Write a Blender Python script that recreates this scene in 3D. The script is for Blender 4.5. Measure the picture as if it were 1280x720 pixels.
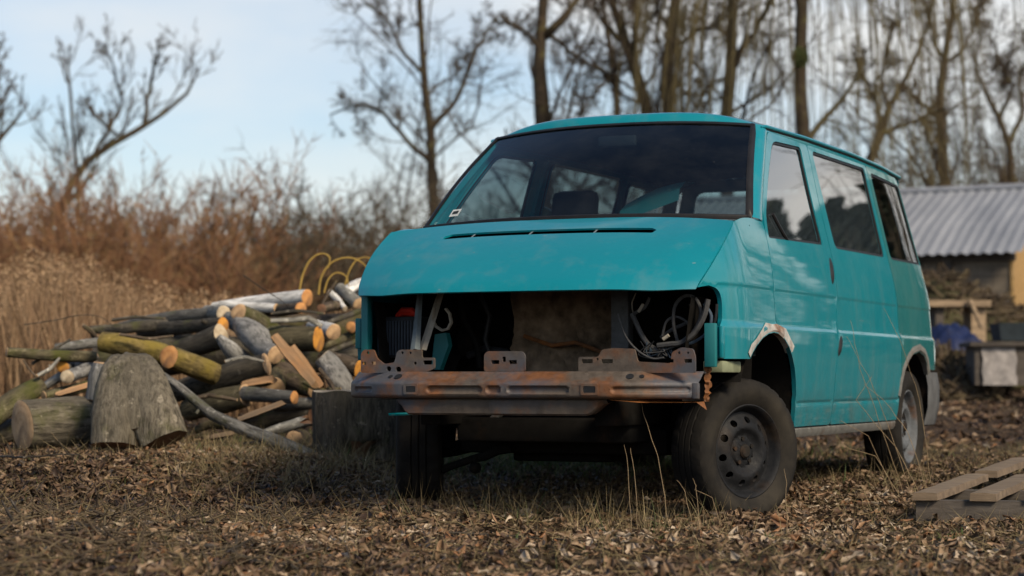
import bpy, bmesh, math, random
import numpy as np
from mathutils import Vector, Matrix
from mathutils.geometry import delaunay_2d_cdt

for o in list(bpy.data.objects): bpy.data.objects.remove(o)
scene = bpy.context.scene
COL = scene.collection
R = math.radians

# ------------------------------------------------------------------ camera
FPX = 2580.0                      # focal length in pixels of a 1280 px wide frame
EYE = 0.64                        # camera height
PITCH = math.atan(115.0 / FPX)    # tilted up a little
cam_d = bpy.data.cameras.new('camera'); cam = bpy.data.objects.new('camera', cam_d); COL.objects.link(cam)
cam.location = (0, 0, EYE); cam.rotation_euler = (math.pi/2 + PITCH, 0, 0)
cam_d.sensor_width = 36; cam_d.lens = FPX/1280*36; cam_d.clip_end = 2000; cam_d.clip_start = 0.1
cam_d.dof.use_dof = True; cam_d.dof.focus_distance = 9.3; cam_d.dof.aperture_fstop = 2.3
scene.camera = cam

# ------------------------------------------------------------------ sky, sun, exposure
SUN_EL, SUN_AZ = R(37), R(142)    # azimuth measured from +Y (view direction) clockwise: behind the camera, to the right
world = bpy.data.worlds.new('World'); scene.world = world; world.use_nodes = True
wn, wl = world.node_tree.nodes, world.node_tree.links
wn.clear()
def wnode(t, **k):
    n = wn.new(t)
    for a, b in k.items(): setattr(n, a, b)
    return n
out = wnode('ShaderNodeOutputWorld'); bg = wnode('ShaderNodeBackground'); bg.inputs['Strength'].default_value = 0.11
sky = wnode('ShaderNodeTexSky', sky_type='NISHITA', sun_disc=False, sun_elevation=SUN_EL, sun_rotation=SUN_AZ,
            air_density=1.0, dust_density=1.4, ozone_density=1.6)
tc = wnode('ShaderNodeTexCoord')
mp = wnode('ShaderNodeMapping'); mp.inputs['Scale'].default_value = (1.0, 1.0, 2.6); mp.inputs['Location'].default_value = (1.35, 0.9, 0.2)
nz = wnode('ShaderNodeTexNoise'); nz.inputs['Scale'].default_value = 2.2; nz.inputs['Detail'].default_value = 7; nz.inputs['Roughness'].default_value = 0.52
rp = wnode('ShaderNodeValToRGB'); rp.color_ramp.elements[0].position = 0.44; rp.color_ramp.elements[1].position = 0.72
sx_ = wnode('ShaderNodeSeparateXYZ'); wl.new(tc.outputs['Generated'], sx_.inputs[0])     # more cloud and haze towards the horizon
mr_ = wnode('ShaderNodeMapRange'); mr_.inputs['From Min'].default_value = 0.0; mr_.inputs['From Max'].default_value = 0.42; mr_.inputs['To Min'].default_value = 0.21; mr_.inputs['To Max'].default_value = -0.20
wl.new(sx_.outputs['Z'], mr_.inputs['Value'])
ad_ = wnode('ShaderNodeMath', operation='ADD'); wl.new(mr_.outputs[0], ad_.inputs[1])
mx = wnode('ShaderNodeMix', data_type='RGBA'); mx.inputs['B'].default_value = (6.4, 6.2, 5.85, 1)
wl.new(tc.outputs['Generated'], mp.inputs['Vector']); wl.new(mp.outputs['Vector'], nz.inputs['Vector'])
wl.new(nz.outputs['Fac'], ad_.inputs[0]); wl.new(ad_.outputs[0], rp.inputs['Fac']); wl.new(rp.outputs['Color'], mx.inputs['Factor'])
wl.new(sky.outputs['Color'], mx.inputs['A']); wl.new(mx.outputs['Result'], bg.inputs['Color']); wl.new(bg.outputs['Background'], out.inputs['Surface'])

sun_d = bpy.data.lights.new('sun', 'SUN'); sun_d.energy = 3.7; sun_d.angle = R(16); sun_d.color = (1.0, 0.83, 0.61)
sun = bpy.data.objects.new('sun', sun_d); COL.objects.link(sun)
sdir = Vector((math.sin(SUN_AZ)*math.cos(SUN_EL), math.cos(SUN_AZ)*math.cos(SUN_EL), math.sin(SUN_EL)))
sun.rotation_euler = sdir.to_track_quat('Z', 'Y').to_euler(); sun.location = sdir*60

vs = scene.view_settings
scene.display_settings.display_device = 'sRGB'
vs.view_transform = 'Standard'; vs.look = 'None'; vs.gamma = 1; vs.use_curve_mapping = False
vs.exposure = 0.43
scene.render.resolution_x = 1024; scene.render.resolution_y = 576
scene.render.engine = 'CYCLES'

# ------------------------------------------------------------------ where things are
CP, SP = math.cos(PITCH), math.sin(PITCH)
VTH = R(24.6); VC, VS = math.cos(VTH), math.sin(VTH)
VO = (0.274, 9.62)                # ground point under the middle of the van's front axle
def _ray(px, py):
    a, b = (px-640)/FPX, (360-py)/FPX
    return (a, CP-b*SP, SP+b*CP)
def at(px, py, D):                # the place seen at a point of the photograph, D metres away
    r = _ray(px, py); t = D/r[1]
    return Vector((r[0]*t, D, EYE+r[2]*t))
_dv = (-VO[0], -VO[1]); CAMV = (_dv[0]*VC-_dv[1]*VS, _dv[0]*VS+_dv[1]*VC, EYE)
def vat(px, py, y):               # the same in the van's own axes, on the plane y metres behind its front axle
    r = _ray(px, py); d = (r[0]*VC-r[1]*VS, r[0]*VS+r[1]*VC, r[2]); t = (y-CAMV[1])/d[1]
    return Vector((CAMV[0]+t*d[0], y, CAMV[2]+t*d[2]))

def vnoise(x, y, s, seed=0):
    x = np.asarray(x, float)*s; y = np.asarray(y, float)*s
    xi, yi = np.floor(x), np.floor(y); fx, fy = x-xi, y-yi
    fx = fx*fx*(3-2*fx); fy = fy*fy*(3-2*fy)
    h = lambda a, b: np.modf(np.abs(np.sin(a*127.1+b*311.7+seed*17.3)*43758.5453))[0]
    return (h(xi, yi)*(1-fx)+h(xi+1, yi)*fx)*(1-fy)+(h(xi, yi+1)*(1-fx)+h(xi+1, yi+1)*fx)*fy
def zg(x, y):                     # height of the ground
    x = np.asarray(x, float); y = np.asarray(y, float)
    r = np.clip(y-8.6, 0, None); ramp = 0.030*(np.sqrt(r*r+0.6)-math.sqrt(0.6)); ramp = np.minimum(ramp, 0.52+0.004*np.clip(y-27, 0, 60))
    near = np.clip((y+2)/8, 0, 1)
    b = 0.05*(vnoise(x, y, 0.45, 1)-0.5)+0.045*(vnoise(x, y, 1.3, 2)-0.5)+0.02*(vnoise(x, y, 3.7, 3)-0.5)
    m = 0.10*np.exp(-(((x+2.1)/0.9)**2+((y-8.0)/1.2)**2))
    u = np.clip((y-10.2)/1.5, 0, 1); w = np.clip((-.35-x)/.6, 0, 1)      # the bank the wood pile lies on
    m = m+0.115*u*u*(3-2*u)*w*w*(3-2*w)*np.clip((24-y)/8, 0, 1)
    return ramp+b*near+m+0.005

# ------------------------------------------------------------------ objects
def tag(o, label=None, cat=None, group=None, kind=None):
    if label: o['label'] = label
    if cat: o['category'] = cat
    if group: o['group'] = group
    if kind: o['kind'] = kind
    return o
def thing(name, label, cat, loc=(0, 0, 0), rotz=0, group=None):
    o = bpy.data.objects.new(name, None); COL.objects.link(o); o.empty_display_size = 0.2
    o.location = loc; o.rotation_euler = (0, 0, rotz)
    return tag(o, label, cat, group)
def link(name, me, mat, parent=None):
    o = bpy.data.objects.new(name, me); COL.objects.link(o)
    if mat is not None and not me.materials: me.materials.append(mat)
    if parent: o.parent = parent
    return o
class MB:
    def __init__(s): s.v, s.f = [], []
    def add(s, v, f):
        n = len(s.v); s.v += [tuple(p) for p in v]; s.f += [tuple(i+n for i in q) for q in f]; return s
    def box(s, a, b, bev=0.0):
        (x0, y0, z0), (x1, y1, z1) = a, b
        if bev <= 0:
            v = [(x, y, z) for x in (x0, x1) for y in (y0, y1) for z in (z0, z1)]
            return s.add(v, [(0,1,3,2),(4,6,7,5),(0,4,5,1),(2,3,7,6),(0,2,6,4),(1,5,7,3)])
        bm = bmesh.new(); bmesh.ops.create_cube(bm, size=1)
        for w in bm.verts: w.co = Vector(((x0+x1)/2+w.co.x*(x1-x0), (y0+y1)/2+w.co.y*(y1-y0), (z0+z1)/2+w.co.z*(z1-z0)))
        bmesh.ops.bevel(bm, geom=bm.edges[:], offset=bev, segments=2, affect='EDGES', profile=0.5)
        bm.verts.index_update()
        s.add([w.co for w in bm.verts], [[w.index for w in f.verts] for f in bm.faces]); bm.free(); return s
    def tube(s, pts, rad, n=8, cap=True, ell=1.0):
        pts = [Vector(p) for p in pts]; K = len(pts)
        rad = [rad]*K if not hasattr(rad, '__len__') else rad
        t0 = (pts[1]-pts[0]).normalized(); up = Vector((0, 0, 1)) if abs(t0.z) < 0.9 else Vector((0, 1, 0))
        a = t0.cross(up).normalized(); v = []
        for k in range(K):
            t = (pts[min(k+1, K-1)]-pts[max(k-1, 0)]).normalized()
            a = (a-t*a.dot(t)).normalized(); b = t.cross(a)
            for i in range(n):
                q = 2*math.pi*i/n; v.append(pts[k]+(a*math.cos(q)+b*math.sin(q)*ell)*rad[k])
        f = [(k*n+i, k*n+(i+1) % n, (k+1)*n+(i+1) % n, (k+1)*n+i) for k in range(K-1) for i in range(n)]
        if cap: f += [tuple(range(n))[::-1], tuple((K-1)*n+i for i in range(n))]
        return s.add(v, f)
    def grid(s, P, flip=False):          # P[i][j] points
        a, b = len(P), len(P[0]); v = [p for r in P for p in r]
        f = [(i*b+j, i*b+j+1, (i+1)*b+j+1, (i+1)*b+j) for i in range(a-1) for j in range(b-1)]
        if flip: f = [q[::-1] for q in f]
        return s.add(v, f)
    def lathe(s, prof, n=48, axis='x', closed=False):   # prof: (axial, radius)
        v = []
        for k in range(n):
            q = 2*math.pi*k/n
            for (h, r) in prof:
                c, d = r*math.cos(q), r*math.sin(q)
                v.append((h, c, d) if axis == 'x' else (c, d, h))
        m = len(prof); f = []
        for k in range(n):
            for i in range(m-1+(1 if closed else 0)):
                j = (i+1) % m; f.append((k*m+i, ((k+1) % n)*m+i, ((k+1) % n)*m+j, k*m+j))
        return s.add(v, f)
    def prism(s, poly, y0, y1, axis='y'):      # poly in the other two axes
        n = len(poly)
        mk = {'y': lambda a, b, t: (a, t, b), 'x': lambda a, b, t: (t, a, b), 'z': lambda a, b, t: (a, b, t)}[axis]
        v = [mk(a, b, y0) for a, b in poly]+[mk(a, b, y1) for a, b in poly]
        return s.add(v, [tuple(range(n))[::-1], tuple(range(n, 2*n))]+[(i, (i+1) % n, n+(i+1) % n, n+i) for i in range(n)])
    def mesh(s, name, smooth=40, thick=0.0):
        me = bpy.data.meshes.new(name); me.from_pydata(s.v, [], s.f); me.update()
        bm = bmesh.new(); bm.from_mesh(me)
        bmesh.ops.remove_doubles(bm, verts=bm.verts, dist=1e-5)
        bmesh.ops.recalc_face_normals(bm, faces=bm.faces)
        bm.to_mesh(me); bm.free()
        if smooth:
            me.shade_smooth()
            if smooth < 180: me.set_sharp_from_angle(angle=R(smooth))
        return me
    def build(s, name, mat, parent=None, smooth=40):
        return link(name, s.mesh(name, smooth), mat, parent)
def np_mesh(name, V, F, attr=None, smooth=False):
    me = bpy.data.meshes.new(name); V = np.asarray(V, np.float32); F = np.asarray(F, np.int32); k = F.shape[1]
    me.vertices.add(len(V)); me.vertices.foreach_set('co', V.ravel())
    me.loops.add(F.size); me.loops.foreach_set('vertex_index', F.ravel())
    me.polygons.add(len(F)); me.polygons.foreach_set('loop_start', np.arange(0, F.size, k, dtype=np.int32))
    if attr is not None:
        a = me.attributes.new('rnd', 'FLOAT', 'POINT'); a.data.foreach_set('value', np.asarray(attr, np.float32))
    me.update(calc_edges=True); me.validate()
    if smooth: me.shade_smooth()
    return me
def copies(T, F, M, off):          # template verts (n,3), faces, rotation-scale (N,3,3), offsets (N,3)
    V = np.einsum('nij,kj->nki', M, T)+off[:, None, :]
    N, n = len(M), len(T)
    FF = (np.asarray(F)[None]+(np.arange(N)*n)[:, None, None]).reshape(-1, len(F[0]))
    return V.reshape(-1, 3), FF

# ------------------------------------------------------------------ materials
MATS = {}
class NT:
    def __init__(s, name):
        s.m = bpy.data.materials.new(name); s.m.use_nodes = True; s.n, s.l = s.m.node_tree.nodes, s.m.node_tree.links
        s.p = s.n['Principled BSDF']; s.tc = s.n.new('ShaderNodeTexCoord'); MATS[name] = s.m
    def new(s, t, **k):
        n = s.n.new(t)
        for a, b in k.items(): setattr(n, a, b)
        return n
    def set(s, **k):
        for a, b in k.items(): s.p.inputs[a.replace('_', ' ')].default_value = b
        return s
    def noise(s, scale, detail=5, rough=0.55, stretch=(1, 1, 1), coord='Object', dist=0.0):
        m = s.new('ShaderNodeMapping'); m.inputs['Scale'].default_value = stretch
        s.l.new(s.tc.outputs[coord], m.inputs['Vector'])
        n = s.new('ShaderNodeTexNoise'); n.inputs['Scale'].default_value = scale; n.inputs['Detail'].default_value = detail
        n.inputs['Roughness'].default_value = rough; n.inputs['Distortion'].default_value = dist
        s.l.new(m.outputs['Vector'], n.inputs['Vector']); return n.outputs['Fac']
    def ramp(s, fac, stops):
        r = s.new('ShaderNodeValToRGB'); e = r.color_ramp.elements
        while len(e) < len(stops): e.new(0.5)
        for i, (p, c) in enumerate(stops):
            e[i].position = p; e[i].color = (c, c, c, 1) if not hasattr(c, '__len__') else (*c, 1)
        s.l.new(fac, r.inputs['Fac']); return r.outputs['Color']
    def mix(s, fac, a, b, mode='MIX'):
        n = s.new('ShaderNodeMix', data_type='RGBA', blend_type=mode)
        for k, q in (('Factor', fac), ('A', a), ('B', b)):
            if isinstance(q, (int, float)): n.inputs[k].default_value = q
            elif isinstance(q, tuple): n.inputs[k].default_value = (*q, 1)
            else: s.l.new(q, n.inputs[k])
        return n.outputs['Result']
    def math(s, op, a, b=0.0):
        n = s.new('ShaderNodeMath', operation=op)
        for i, q in enumerate((a, b)):
            if isinstance(q, (int, float)): n.inputs[i].default_value = q
            else: s.l.new(q, n.inputs[i])
        return n.outputs[0]
    def attr(s, name='rnd'):
        n = s.new('ShaderNodeAttribute'); n.attribute_name = name; return n.outputs['Fac']
    def xyz(s, coord='Object'):
        n = s.new('ShaderNodeSeparateXYZ'); s.l.new(s.tc.outputs[coord], n.inputs[0]); return n.outputs
    def color(s, c): s.l.new(c, s.p.inputs['Base Color']); return s
    def to(s, c, name): s.l.new(c, s.p.inputs[name]); return s
    def bump(s, h, strength=0.3, dist=0.01):
        b = s.new('ShaderNodeBump'); b.inputs['Strength'].default_value = strength; b.inputs['Distance'].default_value = dist
        s.l.new(h, b.inputs['Height']); s.l.new(b.outputs['Normal'], s.p.inputs['Normal']); return s

def paint(name, base, dull, dirt=0.5):
    t = NT(name); n1 = t.noise(1.7, 4); n2 = t.noise(9, 6, 0.6); n3 = t.noise(70, 3, 0.6)
    c = t.mix(t.ramp(n1, [(0.35, 0.0), (0.7, 0.55)]), base, dull)
    z = t.xyz()[2]
    low = t.ramp(z, [(0.36, 1.0), (0.62, 0.25), (0.95, 0.0)])
    spl = t.mix(1.0, t.ramp(n2, [(0.42, 0.0), (0.72, 1.0)]), low, 'MULTIPLY')
    c = t.mix(t.math('MULTIPLY', spl, dirt), c, (0.085, 0.075, 0.055))
    streak = t.ramp(t.noise(7, 6, 0.65, (1.0, 1.0, 0.16)), [(0.50, 0.0), (0.70, 1.0)])
    c = t.mix(t.math('MULTIPLY', streak, 0.16*dirt+0.04), c, (0.20, 0.22, 0.20))
    scr = t.ramp(t.noise(16, 2, 0.5, (1.0, 0.10, 2.6)), [(0.735, 0.0), (0.75, 1.0)])
    c = t.mix(t.math('MULTIPLY', scr, 0.45), c, (0.16, 0.22, 0.22))
    chips = t.ramp(t.noise(26, 8, 0.75), [(0.735, 0.0), (0.76, 1.0)])
    c = t.mix(t.math('MULTIPLY', chips, t.ramp(n2, [(0.5, 0.0), (0.6, 0.8)])), c, (0.16, 0.13, 0.10))
    t.color(c); t.to(t.ramp(n2, [(0.3, 0.36), (0.75, 0.55)]), 'Roughness')
    t.set(Coat_Weight=1.0, Coat_Roughness=0.03, Specular_IOR_Level=0.15)
    t.bump(t.math('ADD', t.math('MULTIPLY', n1, 0.9), t.math('MULTIPLY', n3, 0.02)), 0.07, 0.03)
    return t.m
PAINT = paint('teal_paint', (0.0005, 0.162, 0.205), (0.003, 0.18, 0.22), 0.6)
PAINT2 = paint('faded_teal_paint', (0.010, 0.125, 0.135), (0.016, 0.15, 0.15), 0.9)
PAINT_IN = NT('inner_teal').set(Base_Color=(0.004, 0.12, 0.13, 1), Roughness=0.55).m

def rusty(name, base, rust, amt=0.5, tint=None, rough=0.65, spec=0.2):
    t = NT(name); n1 = t.noise(5, 6, 0.62); n2 = t.noise(24, 7, 0.7); n3 = t.noise(2.3, 4)
    c = t.mix(t.ramp(n2, [(0.35, 0.0), (0.65, 1.0)]), tuple(q*0.6 for q in base), base)
    if tint: c = t.mix(t.ramp(n3, [(0.52, 0.0), (0.62, 0.8)]), c, tint)
    c = t.mix(t.ramp(n1, [(0.66-0.3*amt, 0.0), (0.82-0.3*amt, 1.0)]), c, t.mix(t.ramp(n2, [(0.3, 0.0), (0.7, 1.0)]), tuple(q*0.45 for q in rust), rust))
    t.color(c).to(t.ramp(n2, [(0.3, rough-0.15), (0.7, rough+0.2)]), 'Roughness'); t.set(Metallic=0.0, Specular_IOR_Level=spec)
    t.bump(n2, 0.35, 0.006); return t.m
BEAM = rusty('beam_metal', (0.088, 0.072, 0.058), (0.16, 0.068, 0.028), 0.60, (0.055, 0.062, 0.078), 0.55, 0.35)
RUST = rusty('flaking_rust', (0.12, 0.06, 0.03), (0.26, 0.10, 0.03), 0.9)
STEELGREY = rusty('dirty_steel', (0.10, 0.11, 0.12), (0.12, 0.06, 0.03), 0.3)
PRIMER = rusty('bare_primer', (0.42, 0.42, 0.40), (0.20, 0.09, 0.04), 0.55)
UNDER = rusty('underbody_black', (0.010, 0.0095, 0.009), (0.028, 0.018, 0.012), 0.35, None, .8, 0.05)
SILLGREY = rusty('sill_grey', (0.15, 0.15, 0.14), (0.12, 0.06, 0.03), 0.25)
def plain(name, c, rough=0.6, sc=12, var=0.35, bump=0.15, **k):
    t = NT(name); n = t.noise(sc, 6, 0.6)
    t.color(t.mix(t.ramp(n, [(0.3, 0.0), (0.7, 1.0)]), tuple(q*(1-var) for q in c), tuple(min(1, q*(1+var*0.6)) for q in c)))
    t.set(Roughness=rough, Specular_IOR_Level=0.2, **k); t.bump(n, bump, 0.01); return t.m
RUBBER = plain('black_rubber', (0.012, 0.012, 0.013), 0.45)
BLACKPL = plain('black_plastic', (0.015, 0.016, 0.018), 0.5)
DARKTRIM = plain('dark_trim', (0.018, 0.02, 0.022), 0.8)
GREYCLOTH = plain('seat_cloth', (0.02, 0.021, 0.024), 0.95, 60)
DASH = plain('dash_plastic', (0.028, 0.036, 0.038), 0.7)
HEADLINER = plain('headliner', (0.028, 0.027, 0.026), 0.9)
BUMPGREY = plain('grey_bumper_plastic', (0.085, 0.088, 0.09), 0.6)
INSUL = plain('dirty_insulation', (0.19, 0.14, 0.095), 0.95, 9, 0.75, 0.9)
STRAP = plain('pale_strap', (0.26, 0.24, 0.2), 0.8)
REDCAP = plain('red_plastic', (0.45, 0.025, 0.012), 0.45)
BLUEGREY = plain('bluegrey_metal', (0.13, 0.16, 0.175), 0.55, 8, 0.5)
LOOM = plain('grey_wire', (0.055, 0.056, 0.058), 0.6, 40)
LOOM2 = plain('blue_wire', (0.04, 0.06, 0.085), 0.5, 40)
WHITEPL = plain('white_label', (0.62, 0.64, 0.62), 0.6)
RIM = rusty('black_rim', (0.014, 0.015, 0.017), (0.026, 0.019, 0.014), 0.40, None, 0.55, 0.12)
HUB = rusty('hub_rust', (0.018, 0.016, 0.014), (0.045, 0.028, 0.018), 0.6, None, .7, .1)
def tyre_mat():
    t = NT('tyre_rubber'); n = t.noise(7, 5, 0.6); n2 = t.noise(40, 5, 0.6)
    x = t.new('ShaderNodeSeparateXYZ'); t.l.new(t.tc.outputs['Object'], x.inputs[0])
    rr = t.math('SQRT', t.math('ADD', t.math('POWER', x.outputs[1], 2), t.math('POWER', x.outputs[2], 2)))
    side = t.ramp(rr, [(0.20, 0.6), (0.262, 0.75), (0.30, 0.35), (0.322, 0.3)])
    d = t.mix(1.0, t.ramp(n, [(0.32, 0.15), (0.68, 1.0)]), side, 'MULTIPLY')
    t.color(t.mix(d, (0.006, 0.006, 0.0065), (0.040, 0.035, 0.027))).set(Roughness=0.82, Specular_IOR_Level=0.12); t.bump(n2, 0.25, 0.004); return t.m
TYRE = tyre_mat()
def glass(name, tint, r0=0.075, dirt=0.10, dirtcol=(0.20, 0.21, 0.20), pw=5.0):
    t = NT(name); t.n.remove(t.p); o = t.n['Material Output']
    lw = t.new('ShaderNodeLayerWeight'); lw.inputs['Blend'].default_value = 0.5
    f5 = t.math('POWER', lw.outputs['Facing'], pw); fac = t.math('ADD', t.math('MULTIPLY', f5, 1-r0), r0)
    tr = t.new('ShaderNodeBsdfTransparent'); tr.inputs['Color'].default_value = (*tint, 1)
    gl = t.new('ShaderNodeBsdfGlossy'); gl.inputs['Roughness'].default_value = 0.012
    df = t.new('ShaderNodeBsdfDiffuse'); df.inputs['Color'].default_value = (*dirtcol, 1)
    n = t.noise(6, 7, 0.65); sp = t.ramp(t.noise(48, 4, 0.7), [(0.70, 0.0), (0.73, 0.6)])
    dm = t.math('ADD', t.math('MULTIPLY', t.ramp(n, [(0.4, 0.0), (0.8, 1.0)]), dirt), t.math('MULTIPLY', sp, 0.25))
    m1 = t.new('ShaderNodeMixShader'); m2 = t.new('ShaderNodeMixShader')
    t.l.new(dm, m1.inputs[0]); t.l.new(tr.outputs[0], m1.inputs[1]); t.l.new(df.outputs[0], m1.inputs[2])
    t.l.new(fac, m2.inputs[0]); t.l.new(m1.outputs[0], m2.inputs[1]); t.l.new(gl.outputs[0], m2.inputs[2])
    t.l.new(m2.outputs[0], o.inputs['Surface']); return t.m
GLASS = glass('windscreen_glass', (0.60, 0.74, 0.76), 0.06, 0.035)
GLASS2 = glass('side_glass', (0.46, 0.52, 0.52), 0.14, 0.03, (0.20, 0.21, 0.20), 2.0)

def bark(name, a, b, moss=0.0, ridg=0.6, mosscol=(0.055, 0.06, 0.012), up=False):
    t = NT(name); n1 = t.noise(7, 6, 0.65, (1, 1, .35) if up else (0.35, 1, 1)); n2 = t.noise(42, 6, 0.7, (1, 1, .2) if up else (0.22, 1, 1)); n3 = t.noise(4.5, 4, 0.6)
    c = t.mix(t.ramp(n1, [(0.32, 0.0), (0.68, 1.0)]), a, b)
    c = t.mix(t.ramp(n2, [(0.38, 0.9), (0.56, 0.0)]), c, tuple(q*0.28 for q in a))
    c = t.mix(t.ramp(t.noise(3.1, 5, 0.6), [(0.40, 0.55), (0.62, 0.0)]), c, tuple(q*0.45 for q in b))
    if moss: c = t.mix(t.math('MULTIPLY', t.ramp(n3, [(0.62-0.3*moss, 0.0), (0.78-0.2*moss, 1.0)]), 0.85), c, mosscol)
    c = t.mix(t.ramp(t.noise(15, 4, 0.7), [(0.60, 0.0), (0.68, 0.55)]), c, tuple(min(.6, q*1.7+.02) for q in b))
    t.color(c).set(Roughness=0.92, Specular_IOR_Level=0.2); t.bump(t.math('ADD', n2, n1), ridg, 0.02); return t.m
BK = {
 'grey': bark('bark_grey', (0.085, 0.082, 0.074), (0.175, 0.172, 0.158), 0.15),
 'bluegrey': bark('bark_bluegrey', (0.15, 0.148, 0.14), (0.27, 0.266, 0.25), 0.0, 0.3),
 'olive': bark('bark_olive', (0.055, 0.048, 0.030), (0.125, 0.108, 0.065), 0.35),
 'yellow': bark('bark_yellow', (0.095, 0.075, 0.032), (0.20, 0.15, 0.055), 0.35, 0.4, (0.17, 0.13, 0.025)),
 'dark': bark('bark_dark', (0.032, 0.029, 0.024), (0.085, 0.076, 0.06), 0.2),
 'brown': bark('bark_brown', (0.06, 0.045, 0.032), (0.13, 0.10, 0.07), 0.2),
 'pale': bark('bark_pale', (0.17, 0.165, 0.145), (0.32, 0.31, 0.27), 0.0, 0.3),
 'birch': bark('bark_birch', (0.52, 0.52, 0.50), (0.80, 0.80, 0.77), 0.0, 0.2),
 'stump': bark('bark_stump', (0.10, 0.088, 0.064), (0.22, 0.195, 0.15), 0.2, 1.0, (0.055, 0.06, 0.012), True),
 'greybrown': bark('bark_greybrown', (0.085, 0.074, 0.055), (0.18, 0.16, 0.12), 0.25, 1.0),
 'block': bark('bark_block', (0.050, 0.042, 0.032), (0.14, 0.118, 0.088), 0.12, 1.0, (0.055, 0.06, 0.012), True),
}
def cutwood(name, a, b, sc=160):
    t = NT(name); x = t.xyz()
    rr = t.math('SQRT', t.math('ADD', t.math('POWER', x[1], 2), t.math('POWER', x[2], 2)))
    rr = t.math('ADD', rr, t.math('MULTIPLY', t.noise(9, 3), 0.02))
    ring = t.ramp(t.math('SINE', t.math('MULTIPLY', rr, sc)), [(0.1, 0.0), (0.9, 1.0)])
    n = t.noise(14, 5, 0.65)
    c = t.mix(t.math('MULTIPLY', ring, 0.35), a, b)
    c = t.mix(t.ramp(n, [(0.35, 0.0), (0.70, 0.85)]), c, tuple(q*0.5 for q in b))
    c = t.mix(t.ramp(t.noise(5, 5, 0.7), [(0.50, 0.0), (0.68, 0.7)]), c, (0.12, 0.085, 0.055))
    t.color(c).set(Roughness=0.85); t.bump(n, 0.3, 0.008); return t.m
CW = {'orange': cutwood('cut_orange', (0.50, 0.25, 0.085), (0.44, 0.17, 0.04)), 'tan': cutwood('cut_tan', (0.46, 0.31, 0.17), (0.36, 0.21, 0.10)),
      'pale': cutwood('cut_pale', (0.50, 0.42, 0.30), (0.40, 0.30, 0.18)), 'redbrown': cutwood('cut_redbrown', (0.20, 0.10, 0.05), (0.13, 0.06, 0.03)),
      'amber': cutwood('cut_amber', (0.56, 0.26, 0.04), (0.50, 0.19, 0.02))}
def splitwood(name, a, b):
    t = NT(name); n = t.noise(22, 6, 0.65, (0.12, 1, 1)); n2 = t.noise(5, 4)
    t.color(t.mix(t.ramp(n, [(0.3, 0.0), (0.7, 1.0)]), t.mix(t.ramp(n2, [(0.4, 0.0), (0.7, 1.0)]), a, b), tuple(q*0.45 for q in a)))
    t.set(Roughness=0.88); t.bump(n, 0.6, 0.012); return t.m
SPLIT = splitwood('split_wood', (0.40, 0.25, 0.13), (0.46, 0.22, 0.08))
SPLITD = splitwood('old_split_wood', (0.17, 0.125, 0.08), (0.20, 0.12, 0.06))
PLANK = splitwood('pallet_wood', (0.16, 0.115, 0.075), (0.20, 0.15, 0.10))
PLANKD = splitwood('dark_pallet_wood', (0.07, 0.058, 0.048), (0.09, 0.078, 0.065))
TANPLANK = splitwood('tan_board', (0.30, 0.22, 0.14), (0.33, 0.24, 0.15))
YELLOWWOOD = splitwood('yellow_board', (0.46, 0.29, 0.11), (0.50, 0.33, 0.15))
def byrnd(name, stops, rough=0.8, transl=0.0, nz=None):
    t = NT(name); c = t.ramp(t.attr(), stops)
    n = t.noise(30, 4, 0.6); c = t.mix(t.ramp(n, [(0.35, 0.45), (0.65, 0.0)]), c, (0.02, 0.014, 0.01))
    t.color(c).set(Roughness=rough, Specular_IOR_Level=0.25)
    if transl: t.set(Transmission_Weight=0.0)
    return t.m
LEAFM = byrnd('dead_leaf', [(0.0, (0.028, 0.018, 0.013)), (0.25, (0.080, 0.048, 0.031)), (0.5, (0.165, 0.107, 0.064)), (0.76, (0.27, 0.19, 0.12)), (0.86, (0.23, 0.105, 0.045)), (0.92, (0.36, 0.27, 0.185)), (1.0, (0.44, 0.36, 0.27))], 0.55)
GRASSM = byrnd('dry_grass', [(0.0, (0.06, 0.045, 0.022)), (0.4, (0.15, 0.115, 0.055)), (0.8, (0.26, 0.205, 0.105)), (0.9, (0.30, 0.245, 0.135)), (0.93, (0.05, 0.075, 0.02)), (1.0, (0.06, 0.10, 0.025))], 0.7)
GREENM = byrnd('green_grass', [(0.0, (0.035, 0.06, 0.012)), (0.6, (0.06, 0.10, 0.022)), (1.0, (0.12, 0.12, 0.045))], 0.65)
REEDM = byrnd('reed', [(0.0, (0.11, 0.063, 0.034)), (0.5, (0.25, 0.155, 0.085)), (1.0, (0.40, 0.28, 0.165))], 0.8)
BRUSHM = byrnd('brush_twig', [(0.0, (0.10, 0.055, 0.034)), (0.45, (0.21, 0.108, 0.058)), (0.75, (0.29, 0.145, 0.066)), (1.0, (0.26, 0.19, 0.09))], 0.85)
TWIGM = byrnd('tree_twig', [(0.0, (0.045, 0.034, 0.024)), (0.6, (0.082, 0.061, 0.040)), (1.0, (0.12, 0.09, 0.055))], 0.9)
WILLOWM = byrnd('willow_twig', [(0.0, (0.075, 0.062, 0.028)), (1.0, (0.16, 0.13, 0.055))], 0.8)
TRUNKM = bark('tree_trunk_bark', (0.042, 0.032, 0.022), (0.092, 0.070, 0.045), 0.3, 0.8, (0.11, 0.10, 0.035))
STICKM = bark('stick_bark', (0.03, 0.025, 0.02), (0.08, 0.068, 0.055), 0.0, 0.5)
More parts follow.
